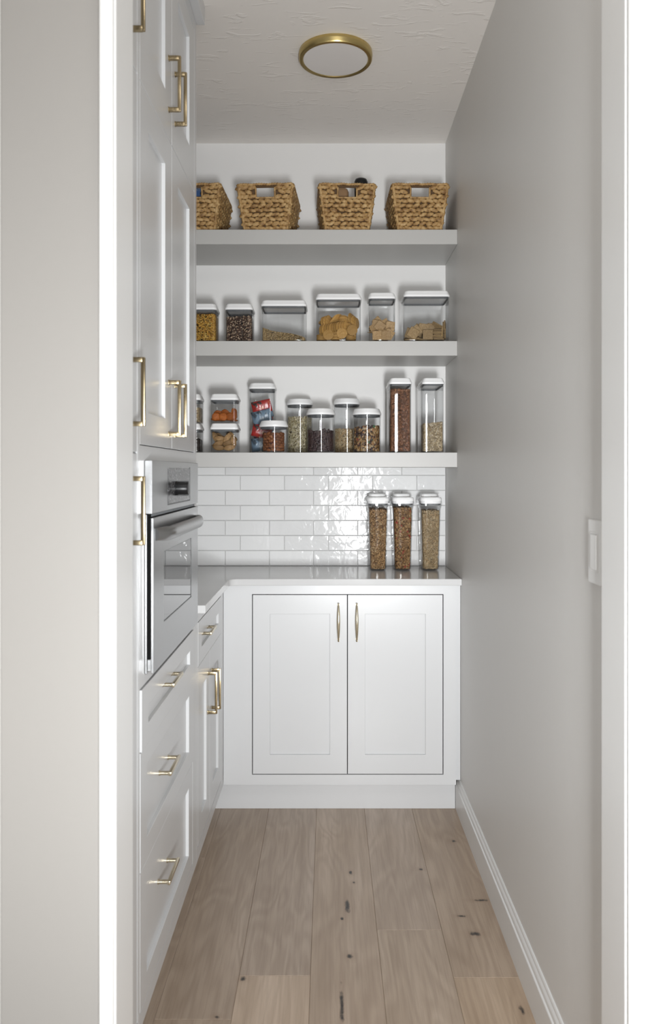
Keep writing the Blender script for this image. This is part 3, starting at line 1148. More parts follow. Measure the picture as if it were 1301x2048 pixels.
def container(cx_, cy_, zb_, w, d, h, label, rcorn=.014, group='clear containers on the middle shelf', lid_h=.026, seg=5):
    root = thing('food_container', (cx_, cy_, zb_), label, 'container', group)
    e = .0013
    bw, bd = w - .006, d - .006
    zt = zb_ + h - lid_h
    bm = bmesh.new()
    # outer wall, rim and inner wall as one skin
    loft(bm, cx_, cy_, [(zb_ + .0004, bw - .0014, bd - .0014, rcorn), (zb_ + .0012, bw, bd, rcorn), (zb_ + .008, bw, bd, rcorn), (zb_ + .0095, bw, bd, rcorn), (zt - .0115, bw, bd, rcorn), (zt - .010, bw, bd, rcorn), (zt - .008, bw + .004, bd + .004, rcorn + .002), (zt, bw + .004, bd + .004, rcorn + .002),
                        (zt, bw - 2 * e, bd - 2 * e, rcorn - e), (zb_ + .0070, bw - 2 * e, bd - 2 * e, rcorn - e), (zb_ + .0055, bw - 2 * e, bd - 2 * e, rcorn - e), (zb_ + .004, bw - .001 - 2 * e, bd - .001 - 2 * e, rcorn - e)], seg=seg)
    finish('body', bm, M['clear'], root, 'auto')
    bm = bmesh.new()
    loft(bm, cx_, cy_, [(zt + .0003, w - .002, d - .002, rcorn), (zt + .0015, w, d, rcorn + .002), (zt + lid_h * .30, w, d, rcorn + .002), (zt + lid_h * .38, w - .003, d - .003, rcorn + .001), (zt + lid_h * .88, w - .013, d - .013, rcorn), (zt + lid_h * .97, w - .018, d - .018, rcorn), (zt + lid_h, w - .026, d - .026, rcorn)], seg=seg)
    lid = finish('lid', bm, M['lid'], root, 'crisp')
    bm = bmesh.new()
    go = bw - .0042, bd - .0042
    gs_ = [(zt - .0072, 0), (zt + .0002, 0), (zt + .0002, -.007), (zt - .0072, -.007), (zt - .0072, 0)]
    loft(bm, cx_, cy_, [(z, go[0] + q, go[1] + q, max(.002, rcorn - e + q / 2)) for z, q in gs_], False, False, seg=seg)
    bmesh.ops.remove_doubles(bm, verts=bm.verts, dist=1e-6)
    finish('gasket', bm, M['darkgrey'], lid, 'auto')
    return root


ICO = None


def ico():
    global ICO
    if ICO is None:
        bm = bmesh.new()
        bmesh.ops.create_icosphere(bm, subdivisions=1, radius=1)
        v = np.array([x.co[:] for x in bm.verts])
        f = np.array([[q.index for q in x.verts] for x in bm.faces])
        bm.free()
        ICO = (v, f)
    return ICO


def ring_shape():
    """tiny o-shaped cereal ring"""
    v, f = [], []
    n, m = 8, 4
    for i in range(n):
        for j in range(m):
            a, b = 2 * PI * i / n, 2 * PI * j / m
            rr = .68 + .34 * math.cos(b)
            v.append((rr * math.cos(a), rr * math.sin(a), .34 * math.sin(b)))
    for i in range(n):
        for j in range(m):
            a, b = i * m + j, ((i + 1) % n) * m + j
            c, d_ = ((i + 1) % n) * m + (j + 1) % m, i * m + (j + 1) % m
            f += [[a, b, c], [a, c, d_]]
    return np.array(v), np.array(f)


def grains(name, cx_, cy_, zb_, w, d, hfun, size, palette, label, cat, seed, dens=1.5, shape=None, taper=(0.0, 0.0), mat='grain', rcorn=.012):
    """loose food: a core with grains over every face one could see, joined as stuff"""
    rs = np.random.RandomState(seed)
    bv, bf = shape if shape is not None else ico()
    sx, sy, sz = size
    g = (sx * sy) ** .5
    hs = max(hfun(u) for u in np.linspace(-1, 1, 9))
    P_, N_ = [], []

    def scale_at(z, k):
        return 1 + taper[k] * (z / hs)

    def wall(n, fx):
        u = rs.uniform(-1, 1, n)
        z = rs.uniform(0.0, 1, n)
        for a, b in zip(u, z):
            q = fx(a)
            hh = hfun(q[0] / (w / 2))
            zz = b * hh
            jit = rs.uniform(0, g * .6)
            P_.append((q[0] * scale_at(zz, 0) - q[2] * jit, q[1] * scale_at(zz, 1) - q[3] * jit, zz))
    per = (w, d)
    nf = int(dens * w * hs / (g * g * 1.6))
    ns = int(dens * d * hs / (g * g * 1.6))
    nt = int(dens * d * w / (g * g * 1.6))
    rc = min(rcorn, w / 2.01, d / 2.01)

    def clampc(x, y, nx, ny):
        ax, ay = abs(x) - (w / 2 - rc), abs(y) - (d / 2 - rc)
        if ax > 0 and ay > 0:
            l = math.hypot(ax, ay) or 1
            x = math.copysign(w / 2 - rc + ax / l * rc, x)
            y = math.copysign(d / 2 - rc + ay / l * rc, y)
        return (x, y, nx, ny)
    wall(nf, lambda a: clampc(a * w / 2, -d / 2, 0, -1))
    wall(ns, lambda a: clampc(-w / 2, a * d / 2, -1, 0))
    wall(ns, lambda a: clampc(w / 2, a * d / 2, 1, 0))
    for _ in range(nt):
        x, y = rs.uniform(-1, 1) * w / 2, rs.uniform(-1, 1) * d / 2
        x, y, _, _ = clampc(x, y, 0, 0) if rc > .03 else (x, y, 0, 0)
        if rc > .03 and math.hypot(x, y) > w / 2:
            continue
        hh = hfun(x / (w / 2))
        P_.append((x * scale_at(hh, 0), y * scale_at(hh, 1), hh + rs.uniform(-g * .5, g * .35)))
    P_ = np.array(P_)
    P_[:, 2] = np.maximum(P_[:, 2], sz * .8)
    n = len(P_)
    q = rs.normal(size=(n, 4))
    q /= np.linalg.norm(q, axis=1)[:, None]
    a, b, c, e = q.T
    Rm = np.stack([1 - 2 * (c * c + e * e), 2 * (b * c - a * e), 2 * (b * e + a * c), 2 * (b * c + a * e), 1 - 2 * (b * b + e * e), 2 * (c * e - a * b), 2 * (b * e - a * c), 2 * (c * e + a * b), 1 - 2 * (b * b + c * c)], 1).reshape(n, 3, 3)
    sc = np.array(size)[None] * rs.uniform(.8, 1.2, (n, 1))
    V = np.einsum('nij,nkj->nki', Rm, bv[None] * sc[:, None, :]) + P_[:, None, :]
    # keep inside the walls
    zz_ = np.clip(V[..., 2] / hs, 0, 1)
    s_, t_ = 1 + taper[0] * zz_, 1 + taper[1] * zz_
    V[..., 0] = np.clip(V[..., 0], -w / 2 * s_ , w / 2 * s_)
    V[..., 1] = np.clip(V[..., 1], -d / 2 * t_, d / 2 * t_)
    V[..., 2] = np.maximum(V[..., 2], 0)
    hw, hd = w / 2 * s_, d / 2 * t_
    ax, ay = np.abs(V[..., 0]) - (hw - rc), np.abs(V[..., 1]) - (hd - rc)
    ll = np.hypot(ax, ay)
    m_ = (ax > 0) & (ay > 0) & (ll > rc)
    ll = np.where(ll > 0, ll, 1)
    V[..., 0] = np.where(m_, np.sign(V[..., 0]) * (hw - rc + ax / ll * rc), V[..., 0])
    V[..., 1] = np.where(m_, np.sign(V[..., 1]) * (hd - rc + ay / ll * rc), V[..., 1])
    nv = bv.shape[0]
    Fc = (bf[None] + (np.arange(n) * nv)[:, None, None]).reshape(-1, 3)
    pal = np.array([p[1] for p in palette], float)
    wts = np.array([p[0] for p in palette], float)
    ci = rs.choice(len(pal), n, p=wts / wts.sum())
    C = pal[ci] * rs.uniform(.8, 1.2, (n, 1))
    C = np.repeat(C, nv, axis=0)
    # core
    core = []
    cols_ = 8
    ins = g * .55
    cv, cf = [], []
    for i in range(cols_ + 1):
        u = -1 + 2 * i / cols_
        for yy in (-1, 1):
            for top in (0, 1):
                zz = max(hfun(u) - ins, .001) if top else 0.0005
                s, s2 = 1 + taper[0] * (zz / hs), 1 + taper[1] * (zz / hs)
                xx = u * (w / 2 * s - ins - rc * .32)
                cv.append((xx, yy * (d / 2 * s2 - ins - rc * .32), zz))
    for i in range(cols_):
        o0, o1 = i * 4, (i + 1) * 4
        for A in ([0, 1, 5, 4], [2, 3, 7, 6], [1, 3, 7, 5], [0, 2, 6, 4]):
            cf.append([o0 + q_ if q_ < 4 else o1 + q_ - 4 for q_ in A])
    cf.append([0, 1, 3, 2])
    cf.append([cols_ * 4 + q_ for q_ in (0, 1, 3, 2)])
    base = n * nv
    verts = np.concatenate([V.reshape(-1, 3), np.array(cv)])
    faces = Fc.tolist() + [[base + q_ for q_ in ff_] for ff_ in cf]
    me = bpy.data.meshes.new(name)
    me.from_pydata(verts.tolist(), [], faces)
    ca = me.color_attributes.new('Col', 'FLOAT_COLOR', 'POINT')
    mean = (pal * wts[:, None]).sum(0) / wts.sum()
    allc = np.ones((len(verts), 4))
    allc[:base, :3] = np.clip(C, 0, 1)
    allc[base:, :3] = mean
    ca.data.foreach_set('color', allc.ravel())
    me.materials.append(M[mat])
    me.shade_smooth()
    o = bpy.data.objects.new(name, me)
    o.location = (cx_, cy_, zb_)
    col.objects.link(o)
    WL[o] = Vector((cx_, cy_, zb_))
    return tag(o, label, cat, None, 'stuff')


def fill_in(c, w, d, h_of, size, pal, name, label, cat, seed, **kw):
    x, y, z = c
    return grains(name, x, y, z + .0048, w - .0130, d - .0130, h_of, size, pal, label, cat, seed, **kw)


Z2, Z3 = ZS[1] + .0006, ZS[2] + .0006
YI = 3.199                                 # front of the things on the shelves
PXI = YI / F
SQ = .114


def spot(xa, xb, d, yf=YI):
    return ((xa + xb) / 2 - VX) * yf / F, yf + d / 2


# --- middle shelf (second from the top)
G2 = 'clear containers on the cracker shelf'
hh = lambda y, zb_, D=YI: CAMZ - (y - VY) * D / F - zb_
c1x, c1y = spot(376, 433.5, SQ)
container(c1x, c1y, Z2, SQ, SQ, hh(606, Z2), 'small clear lidded container full of golden popcorn kernels', group=G2)
fill_in((c1x, c1y, Z2), SQ, SQ, lambda u: .103, (.0042, .0036, .0034), [(4, (.60, .33, .05)), (3, (.50, .24, .03)), (2, (.68, .45, .12)), (1, (.30, .14, .02))], 'popcorn_kernels', 'golden popcorn kernels filling a small clear container', 'popcorn', 11)
c2x, c2y = spot(449, 506, SQ)
container(c2x, c2y, Z2, SQ, SQ, hh(606, Z2), 'small clear lidded container of dark speckled beans', group=G2)
fill_in((c2x, c2y, Z2), SQ, SQ, lambda u: .094 + .002 * u, (.0048, .0034, .0030), [(5, (.05, .026, .02)), (2, (.10, .05, .032)), (2.2, (.50, .37, .26)), (1, (.34, .22, .14))], 'speckled_beans', 'dark brown and cream speckled beans in a small container', 'beans', 12)
c3x, c3y = spot(521.5, 614, .135)
container(c3x, c3y, Z2, .185, .135, hh(599, Z2), 'wide clear lidded container with a sloping heap of tan grain', group=G2)
fill_in((c3x, c3y, Z2), .185, .135, lambda u: .030 - .021 * u + .004 * math.sin(3 * u), (.0022, .0018, .0017), [(3, (.42, .29, .13)), (2, (.52, .38, .20)), (1, (.28, .18, .08))], 'tan_grain', 'fine tan grain sloping down across a wide container', 'grain', 13, dens=1.2)
c4x, c4y = spot(631.5, 724, .135)
container(c4x, c4y, Z2, .185, .135, hh(586, Z2), 'wide clear lidded container of round golden crackers', group=G2)
c5x, c5y = spot(737, 793, SQ)
container(c5x, c5y, Z2, .112, SQ, hh(584, Z2), 'tall square clear container of pale square crackers', group=G2)
c6x, c6y = spot(808, 901, .150, 3.193)
container(c6x, c6y, Z2, .186, .150, hh(580, Z2, 3.193), 'wide clear lidded container of brown square crackers beside the wall', group=G2)

# crackers
bm = bmesh.new()
tube(bm, [(0, -.0026, 0), (0, -.0019, 0), (0, .0019, 0), (0, .0026, 0)], [.0195, .0213, .0213, .0195], 22)
round_me = mesh_of('round_cracker', bm, M['roundcracker'], 'auto')
bm = boxes([(-.0185, .0185, -.0021, .0021, -.0185, .0185)], .0012, 1)
square_me = mesh_of('square_cracker', bm, M['squarecracker'], 'auto')
bm = boxes([(-.0205, .0205, -.0026, .0026, -.0205, .0205)], .0014, 1)
wheat_me = mesh_of('square_cracker', bm, M['darkcracker'], 'auto')


def food(name, me, loc, rot, label, cat, group, scale=None):
    o = inst(name, me, None, loc, rot, scale)
    return tag(o, label, cat, group)


rg = random.Random(21)
R_ = math.radians
zf = Z2 + .0050
y0c = YI + .0105


def rc(x, z, dy, rx, ry, rz):
    zz = max(z, .0024 + .0205 * abs(math.cos(R_(rx))))
    food('round_cracker', round_me, (c4x + x, y0c + dy, zf + zz), (R_(rx), R_(ry), R_(rz)), 'round golden cracker in the wide clear container', 'cracker', 'round crackers in a container')


# three that face the front
for x, z in ((-.042, .0215), (.013, .0285), (.055, .0425)):
    rc(x, z, .001, rg.uniform(-6, 6), 0, 0)
# the leaning row, edges towards the front
for k in range(11):
    rc(-.066 + .0098 * k, .044 + .0018 * k, .016, 0, 0, 62 + rg.uniform(-4, 4))
for k in range(11):
    rc(-.070 + .0098 * k, .048, .064, 0, 0, 66 + rg.uniform(-5, 5))
# upper layers
for k in range(3):
    rc(-.060 + .010 * k, .078 + .003 * k, .022, 0, 42, 58)
for k in range(4):
    rc(-.018 + .004 * k, .092 + .0058 * k - .012, .030, 70, -24, 0)
for k in range(4):
    rc(.022 - .001 * k, .078 + .0060 * k, .028, 76, 6, 0)
for k in range(5):
    rc(.048 + .0066 * k, .094 - .0052 * k, .026, 0, 44, 66)
for k in range(4):
    rc(.068 + .0012 * k, .030 + .014 * k, .030 + .006 * k, 0, 4, 84)
for k in range(5):
    rc(.034 + .003 * k, .060 - .0056 * k, .024 + .002 * k, 68, -12, 0)
for k in range(5):
    rc(-.010 + .001 * k, .008 + .0058 * k, .026, 86, 0, 0)
for k in range(4):
    rc(.050, .007 + .0058 * k, .050, 86, 4, 0)
for k in range(4):
    rc(-.068, .007 + .0058 * k, .040, 86, 3, 0)
for k in range(9):
    rc(-.060 + .015 * k, .090 + rg.uniform(-.006, .006), .075, rg.uniform(40, 80), rg.uniform(-30, 30), rg.uniform(-30, 30))
for k in range(12):
    rc(-.060 + .0112 * k, .066, .095, 0, 8, 70)


def sc(cx0, me, x, z, dy, rx, ry, rz, which, half):
    rx_, ry_ = R_(rx), R_(ry)
    ext = half * (abs(math.cos(ry_)) + abs(math.sin(ry_))) * abs(math.cos(rx_)) + half * abs(math.sin(rx_)) * .12 + .002
    zz = max(z, ext)
    lab = {'a': 'pale square cracker in the tall square container', 'b': 'brown square cracker in the wide container beside the wall'}[which]
    grp = {'a': 'pale square crackers', 'b': 'brown square crackers'}[which]
    food('square_cracker', me, (cx0 + x, y0c + dy, zf + zz), (rx_, ry_, R_(rz)), lab, 'cracker', grp)


# pale squares
for x, z, dy, rx, ry, rz in ((-.020, .0185, .002, -4, 0, 0), (.016, .0185, .002, -3, 0, 2), (.030, .019, .012, 0, 30, 10), (-.008, .058, .004, 14, 38, 4), (-.022, .066, .012, 10, 12, -6), (.034, .060, .014, 6, 5, 4),
                            (-.030, .050, .016, 0, 60, 24), (.010, .052, .020, 30, 20, 10), (.012, .072, .034, 24, -30, 0), (-.016, .080, .034, 30, 50, 0), (.030, .068, .040, 20, 15, 0),
                            (.0, .040, .020, 80, 10, 0), (.004, .045, .024, 82, -8, 20), (-.024, .042, .030, 78, 6, 40), (.022, .040, .030, 84, -6, 15), (.028, .046, .028, 76, 10, 50)):
    sc(c5x, square_me, x, z, dy, rx, ry, rz, 'a', .0185)
for k in range(22):
    sc(c5x, square_me, rg.uniform(-.03, .03), .006 + .0026 * k, .028 + rg.uniform(0, .05), 88 + rg.uniform(-8, 8), rg.uniform(-6, 6), rg.uniform(0, 90), 'a', .0185)
# brown squares
for x, z, dy, rx, ry, rz in ((.006, .024, .001, -3, 2, 0), (-.052, .022, .004, 4, 32, -6), (-.062, .030, .014, 6, 20, -10), (-.040, .040, .014, 14, 48, 10), (-.030, .046, .026, 18, 30, 12), (-.010, .050, .016, 12, 8, 4), (.014, .051, .018, 14, -6, -4), (.024, .050, .022, 20, 12, 0),
                            (.040, .058, .014, 60, 28, 0), (.048, .053, .016, 62, 26, 6), (.056, .048, .018, 64, 30, 0), (.072, .052, .010, 0, 10, 70), (.077, .058, .018, 0, 12, 76), (.068, .036, .006, 0, 4, 68), (.078, .030, .020, 0, 0, 80)):
    sc(c6x, wheat_me, x, z, dy, rx, ry, rz, 'b', .0205)
for k in range(7):
    sc(c6x, wheat_me, .047 + rg.uniform(-.003, .003), .004 + .0062 * k, .012 + .003 * (k % 2), 89, rg.uniform(-2, 2), rg.uniform(-8, 8), 'b', .0205)
for k in range(24):
    sc(c6x, wheat_me, -.062 + .0055 * k, .020 + rg.uniform(0, .016), .045 + rg.uniform(0, .06), rg.uniform(20, 85), rg.uniform(-30, 30), rg.uniform(-40, 40), 'b', .0205)
for k in range(14):
    sc(c6x, wheat_me, -.060 + .009 * k, .004 + .003 * (k % 3), .03 + .02 * (k % 2), 88, 0, rg.uniform(-20, 20), 'b', .0205)

# --- lowest shelf
G3 = 'clear containers on the lowest shelf'
HS = hh(846, Z3)
s0x, s0y = spot(344, 401, SQ)
s1x, s1y = spot(419, 476.5, SQ)
container(s1x, s1y, Z3, SQ, SQ, HS, 'small clear container of tan dried fruit, under the apricot container', group=G3)
container(s1x, s1y, Z3 + HS + .0005, SQ, SQ, HS, 'small clear container of orange dried apricots, on top of its stack', group=G3)
container(s0x, s0y, Z3, SQ, SQ, HS, 'lower small clear container with black contents, stacked next to the oven cabinet', group=G3)
container(s0x, s0y, Z3 + HS + .0005, SQ, SQ, HS, 'upper small clear container of pale nuts, stacked next to the oven cabinet', group=G3)
fill_in((s0x, s0y, Z3 + HS + .0005), SQ, SQ, lambda u: .052, (.008, .006, .005), [(3, (.42, .33, .20)), (2, (.33, .24, .13))], 'pale_nuts', 'pale nuts in the stacked container next to the oven cabinet', 'nuts', 31)
fill_in((s0x, s0y, Z3), SQ, SQ, lambda u: .050 - .01 * u * u, (.009, .008, .006), [(1, (.014, .011, .011))], 'black_dried_fruit', 'black dried fruit in the stacked container next to the oven cabinet', 'dried fruit', 32)


def blob(name, mat, a, b, c, dent, seed, bend=0.0):
    rg_ = random.Random(seed)
    bm = bmesh.new()
    bmesh.ops.create_icosphere(bm, subdivisions=2, radius=1)
    for v in bm.verts:
        p = v.co.copy()
        r_ = math.hypot(p.x, p.z)
        k = 1 + .10 * math.sin(5 * p.x + seed) * math.cos(4 * p.z - seed)
        v.co = Vector((p.x * a * k, p.y * b * (1 - dent * (1 - r_)) + bend * p.x * p.x, p.z * c * k))
    return mesh_of(name, bm, M[mat], True)


ap = [blob('dried_apricot', 'apricot', .0185, .0052, .0165, .7, s) for s in (1, 2, 3)]
z_ = Z3 + HS + .0056
for i, (x, z, dy, rx, ry, rz) in enumerate(((-.032, .017, .004, 10, 0, 6), (-.004, .017, .003, -5, 40, 0), (.022, .016, .004, 12, 10, -8), (.042, .026, .010, 0, 80, 60), (-.026, .034, .014, 40, 10, 10), (.004, .036, .012, 30, 20, 0), (.026, .030, .018, 60, 0, 20),
                                           (.038, .040, .024, 0, 70, 50), (-.038, .012, .030, 70, 0, 0), (-.008, .026, .036, 75, 0, 0), (.016, .012, .036, 80, 0, 30), (-.030, .030, .050, 60, 20, 0), (.030, .028, .054, 65, 10, 0), (.0, .034, .060, 70, 0, 0), (-.02, .010, .062, 85, 0, 0), (.03, .010, .066, 85, 0, 0))):
    food('dried_apricot', ap[i % 3], (s1x + x, YI + .012 + dy, z_ + max(z, .0172 * abs(math.cos(R_(rx))) + .004)), (R_(rx), R_(ry), R_(rz)), 'orange dried apricot in the upper stacked container', 'dried apricot', 'dried apricots')
mg = [blob('dried_fruit_slice', 'mango', .026, .0034, .012, .3, s, .009) for s in (4, 5, 6)]
z_ = Z3 + .0056
for i, (x, z, dy, rx, ry, rz) in enumerate(((-.024, .013, .003, 20, 6, 0), (.020, .013, .003, 14, -8, 0), (-.022, .030, .006, 20, -20, 4), (.016, .032, .006, 24, -26, 0), (-.018, .050, .008, 14, 10, 6), (.012, .054, .008, 10, -52, 4), (.038, .038, .010, 0, 80, 30), (-.036, .056, .016, 0, 70, 20),
                                           (.028, .058, .024, 10, 60, 0), (-.028, .018, .024, 60, 0, 0), (.008, .022, .024, 70, 0, 10), (-.004, .040, .030, 60, 0, 0), (.024, .044, .040, 50, 0, 0), (-.024, .040, .050, 50, 20, 0), (.004, .014, .050, 80, 0, 0), (-.02, .058, .050, 30, 30, 0), (.02, .060, .060, 30, 30, 0))):
    food('dried_fruit_slice', mg[i % 3], (s1x + x, YI + .013 + dy, z_ + max(z, .0135)), (R_(rx), R_(ry), R_(rz)), 'tan dried fruit slice in the lower stacked container', 'dried fruit', 'dried fruit slices')

# tall one with wrapped snack bars
YBk = 3.325
s2x, s2y = spot(496, 552, SQ, YBk)
container(s2x, s2y, Z3, SQ, SQ, hh(765, Z3, YBk), 'tall clear container of red and blue wrapped snack bars', rcorn=.020, group=G3)


def bar_mesh(name, mat, a, b, c):
    bm = bmesh.new()
    nx, nz = 10, 6
    top, bot = [], []
    for i in range(nx + 1):
        for j in range(nz + 1):
            u, v = -1 + 2 * i / nx, -1 + 2 * j / nz
            th = b * (max(0, 1 - abs(u) ** 5) ** .5) * (max(0, 1 - abs(v) ** 4) ** .5) + .0006
            top.append(bm.verts.new((u * a, -th, v * c)))
            bot.append(bm.verts.new((u * a, th, v * c)))
    for i in range(nx):
        for j in range(nz):
            q = [i * (nz + 1) + j, (i + 1) * (nz + 1) + j, (i + 1) * (nz + 1) + j + 1, i * (nz + 1) + j + 1]
            bm.faces.new([top[k] for k in q])
            bm.faces.new([bot[k] for k in q[::-1]])
    bmesh.ops.remove_doubles(bm, verts=bm.verts, dist=1e-6)
    edge = [i for i in range((nx + 1) * (nz + 1)) if i % (nz + 1) in (0, nz) or i // (nz + 1) in (0, nx)]
    for i in range(nx):
        for j in (0, nz):
            p, q = i * (nz + 1) + j, (i + 1) * (nz + 1) + j
            bm.faces.new((top[p], top[q], bot[q], bot[p]))
    for j in range(nz):
        for i in (0, nx):
            p, q = i * (nz + 1) + j, i * (nz + 1) + j + 1
            bm.faces.new((top[p], top[q], bot[q], bot[p]))
    return mesh_of(name, bm, M[mat], True)


red = bar_mesh('snack_bar', 'redfoil', .041, .009, .026)
blu = bar_mesh('snack_bar', 'bluefoil', .041, .009, .028)
for me, x, z, dy, rx, ry, rz, l in ((blu, -.004, .030, .014, 4, -4, 0, 'b'), (red, -.002, .085, .016, 2, 12, 4, 'r'), (blu, -.002, .146, .014, 4, -14, -2, 'b'), (red, -.003, .190, .022, 8, -12, 0, 'r'),
                                   (red, .004, .036, .040, 6, 0, 0, 'r'), (red, .0, .110, .044, -4, 12, 0, 'r'), (blu, .0, .170, .046, 6, -12, 0, 'b'), (blu, .0, .090, .068, 0, 0, 0, 'b'), (red, .0, .150, .072, 0, 0, 0, 'r')):
    food('snack_bar', me, (s2x + x, YBk + .010 + dy, Z3 + .006 + z), (R_(rx), R_(ry), R_(rz)), ('red' if l == 'r' else 'blue-grey') + ' wrapped snack bar inside the tall clear container', 'snack bar', ('red' if l == 'r' else 'blue') + ' wrapped snack bars')


def jar(xa, xb, yt, label, yf=YI):
    w = (xb - xa) * (yf + .05) / F
    x = ((xa + xb) / 2 - VX) * (yf + w / 2) / F
    y = yf + w / 2
    container(x, y, Z3, w, w, CAMZ - (yt - VY) * (yf + w / 2) / F - Z3, label, rcorn=w / 2 - .006, group=G3, seg=10)
    return x, y, w


def jar_fill(j, hf, size, pal, name, label, cat, seed, **kw):
    x, y, w = j
    return grains(name, x, y, Z3 + .0048, w - .0130, w - .0130, hf, size, pal, label, cat, seed, rcorn=(w - .0130) / 2.02, **kw)


YJ = 3.335
j3 = jar(519, 577, 842, 'short round clear jar of brown pecans')
j5 = jar(613, 671, 818, 'round clear jar half full of dark raisins')
j7 = jar(705, 763, 818, 'round clear jar of colourful nut and fruit mix')
j4 = jar(573, 627, 799, 'taller round clear jar of pale green seeds, behind the pecan jar', YJ)
j6 = jar(667, 721, 798, 'taller round clear jar of tan nuts, behind the raisin jar', YJ)
jar_fill(j4, lambda u: .148, (.0052, .0036, .0022), [(3, (.52, .46, .30)), (2, (.42, .37, .20)), (2, (.64, .57, .42)), (1, (.28, .22, .11))], 'pale_seeds', 'pale green and cream seeds in a tall round jar', 'seeds', 41)
jar_fill(j6, lambda u: .098, (.0042, .0036, .0030), [(3, (.50, .38, .22)), (2, (.40, .27, .14)), (1, (.60, .50, .34))], 'tan_nuts', 'tan chopped nuts in a tall round jar', 'nuts', 42)
jar_fill(j5, lambda u: .084 + .004 * math.sin(4 * u), (.0062, .0048, .0042), [(4, (.035, .018, .024)), (2, (.06, .032, .034)), (1, (.10, .06, .055))], 'dark_raisins', 'dark raisins heaped in a round jar', 'raisins', 43, mat='glossyfood')
jar_fill(j7, lambda u: .100 + .006 * u, (.0085, .0066, .0060), [(3, (.06, .035, .035)), (3, (.42, .26, .11)), (2, (.34, .17, .06)), (1, (.55, .42, .25)), (.14, (.06, .22, .10)), (.14, (.40, .05, .03))], 'trail_mix', 'nut, raisin and sweet mix in a round jar', 'trail mix', 44, mat='glossyfood')
pc = [blob('pecan', 'pecan', .0115, .0062, .0072, .1, s) for s in (7, 8)]
x, y, w = j3
k = 0
for lay in range(7):
    z = Z3 + .012 + lay * .0105
    for a in range(12):
        th = 2 * PI * (a + .5 * (lay % 2)) / 12
        if math.sin(th) > .35 and lay < 6:
            continue
        rr = w / 2 - .0205
        food('pecan', pc[k % 2], (x + rr * math.cos(th), y + rr * math.sin(th), z + rg.uniform(-.001, .003)), (R_(rg.uniform(-25, 25)), R_(rg.uniform(-35, 35)), th + PI / 2 + R_(rg.uniform(-20, 20))), 'brown pecan half in the short round jar', 'pecan', 'pecans in the short jar')
        k += 1
    for a in range(5 if lay == 6 else 0):
        th = 2 * PI * a / 5 + lay
        food('pecan', pc[k % 2], (x + .017 * math.cos(th), y + .017 * math.sin(th), z), (R_(rg.uniform(-60, 60)), R_(rg.uniform(-40, 40)), th), 'brown pecan half in the short round jar', 'pecan', 'pecans in the short jar')
        k += 1

# the two tall narrow ones
DT = .205
t8x, t8y = spot(779, 825, DT)
t9x, t9y = spot(845, 890.5, DT)
container(t8x, t8y, Z3, .092, DT, hh(755, Z3), 'tall slim clear container filled with reddish brown cereal', rcorn=.012, group=G3)
container(t9x, t9y, Z3, .091, DT, hh(755, Z3), 'tall slim clear container of pale rolled oats beside the wall', rcorn=.012, group=G3)
fill_in((t8x, t8y, Z3), .092, DT, lambda u: .246, (.0068, .0055, .0038), [(3, (.18, .07, .03)), (3, (.24, .10, .045)), (1, (.34, .16, .075)), (1, (.11, .042, .02))], 'brown_cereal', 'reddish brown cereal filling a tall slim container', 'cereal', 51)
fill_in((t9x, t9y, Z3), .091, DT, lambda u: .112 + .004 * u, (.0046, .0040, .0016), [(3, (.56, .45, .29)), (2, (.46, .35, .20)), (1, (.66, .56, .41)), (.7, (.28, .19, .09))], 'rolled_oats', 'pale rolled oats half filling a tall slim container', 'oats', 52)

# --- cereal dispensers on the counter
ZQ = ZCT + .0006


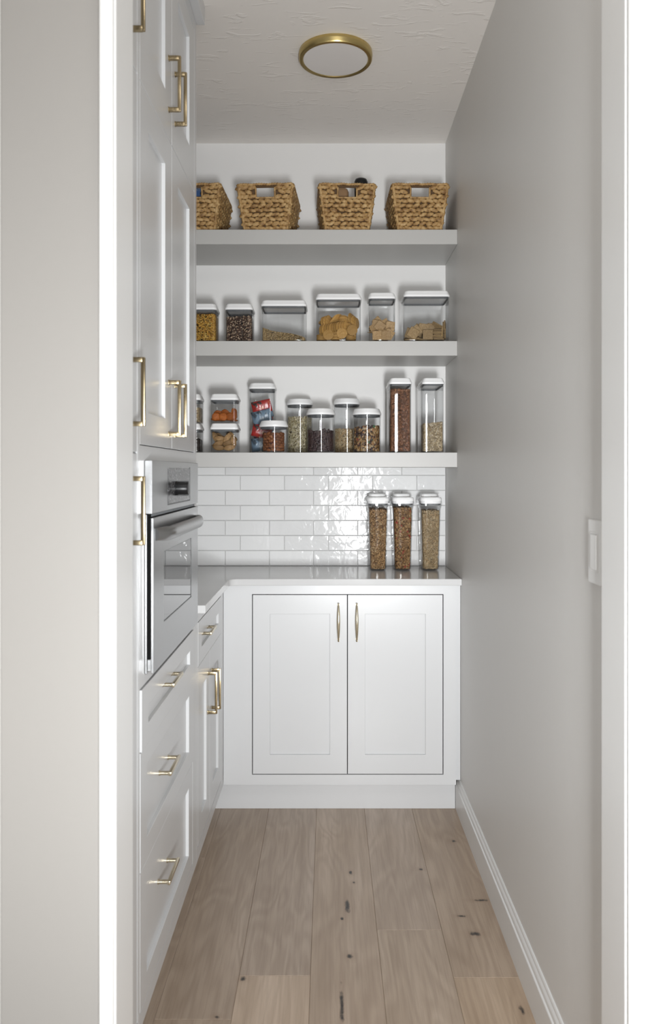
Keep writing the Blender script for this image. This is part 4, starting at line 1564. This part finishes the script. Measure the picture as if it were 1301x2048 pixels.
def dispenser(xc, yf, label, rotz=0):
    d = .150
    yc = yf + d / 2
    root = thing('cereal_dispenser', (xc, yc, ZQ), label, 'container', 'cereal dispensers on the counter')
    H = .288
    bm = bmesh.new()
    e = .0014
    loft(bm, xc, yc, [(ZQ + .0003, .058, d - .022, .014), (ZQ + .003, .066, d - .014, .016), (ZQ + .012, .069, d - .011, .017), (ZQ + .255, .0805, d - .001, .019), (ZQ + .262, .087, d + .004, .020), (ZQ + .270, .088, d + .005, .020), (ZQ + .2705, .092, d + .009, .021), (ZQ + .288, .093, d + .010, .021),
                      (ZQ + .288, .088, d + .005, .019), (ZQ + .272, .083, d, .018), (ZQ + .255, .0805 - 2 * e, d - .001 - 2 * e, .017), (ZQ + .012, .069 - 2 * e, d - .011 - 2 * e, .015), (ZQ + .005, .064 - 2 * e, d - .016 - 2 * e, .014)])
    finish('body', bm, M['clear'], root, 'auto')
    bm = bmesh.new()
    loft(bm, xc, yc, [(ZQ + .2795, .0865, d + .003, .018), (ZQ + .2878, .0865, d + .003, .018), (ZQ + .2885, .090, d + .007, .02), (ZQ + .3005, .090, d + .007, .02), (ZQ + .305, .084, d, .018), (ZQ + .3055, .074, d - .012, .014)])
    lid = finish('lid', bm, M['lid'], root, 'auto')
    bm = bmesh.new()
    loft(bm, xc - .001, yc + .018, [(ZQ + .3050, .070, .085, .012), (ZQ + .3150, .068, .083, .012), (ZQ + .3185, .060, .075, .010)])
    finish('flip_cap', bm, M['lid'], lid, 'auto')
    bm = bmesh.new()
    loft(bm, xc, yc, [(ZQ + .2735, .0800, d - .003, .017), (ZQ + .2795, .0800, d - .003, .017)])
    finish('gasket', bm, M['darkgrey'], lid, 'auto')
    # side grips of the clear collar
    for s in (-1, 1):
        bm = bmesh.new()
        loft(bm, xc + s * .0465, yc + .015, [(ZQ + .268, .004, .050, .0018), (ZQ + .290, .006, .054, .0024), (ZQ + .303, .005, .046, .0022)])
        finish('side_grip', bm, M['clear'], root, 'auto')
    return xc, yc, d


YD = 3.325
dd = []
for xm, lab in ((757.5, 'clear cereal dispenser of brown flakes, first of three on the counter'), (807.5, 'clear cereal dispenser of flakes with red berries, middle of three'), (863.5, 'clear cereal dispenser of small oat rings, beside the right-hand wall')):
    dd.append(dispenser((xm - VX) * YD / F, YD, lab))


def disp_fill(k, hgt, size, pal, name, label, seed, **kw):
    xc, yc, d = dd[k]
    return grains(name, xc, yc, ZQ + .0056, .0690 - .009, d - .0215, lambda u: hgt, size, pal, label, 'cereal', seed, taper=(.22, .11), rcorn=.0165, **kw)


disp_fill(0, .246, (.0068, .0058, .0018), [(4, (.42, .25, .11)), (3, (.34, .19, .08)), (1.5, (.52, .36, .20)), (1, (.15, .075, .03))], 'cereal_flakes', 'brown cereal flakes with dark specks in a dispenser', 61)
disp_fill(1, .252, (.0068, .0058, .0018), [(4, (.38, .22, .09)), (3, (.30, .16, .065)), (1, (.48, .32, .16)), (1, (.14, .07, .03)), (.45, (.36, .035, .025))], 'berry_flakes', 'brown cereal flakes with red berry pieces in a dispenser', 62)
disp_fill(2, .240, (.0056, .0056, .0056), [(4, (.54, .40, .23)), (2, (.46, .32, .17)), (1, (.62, .49, .31))], 'oat_rings', 'small tan oat rings filling a dispenser', 63, shape=ring_shape(), dens=1.3)
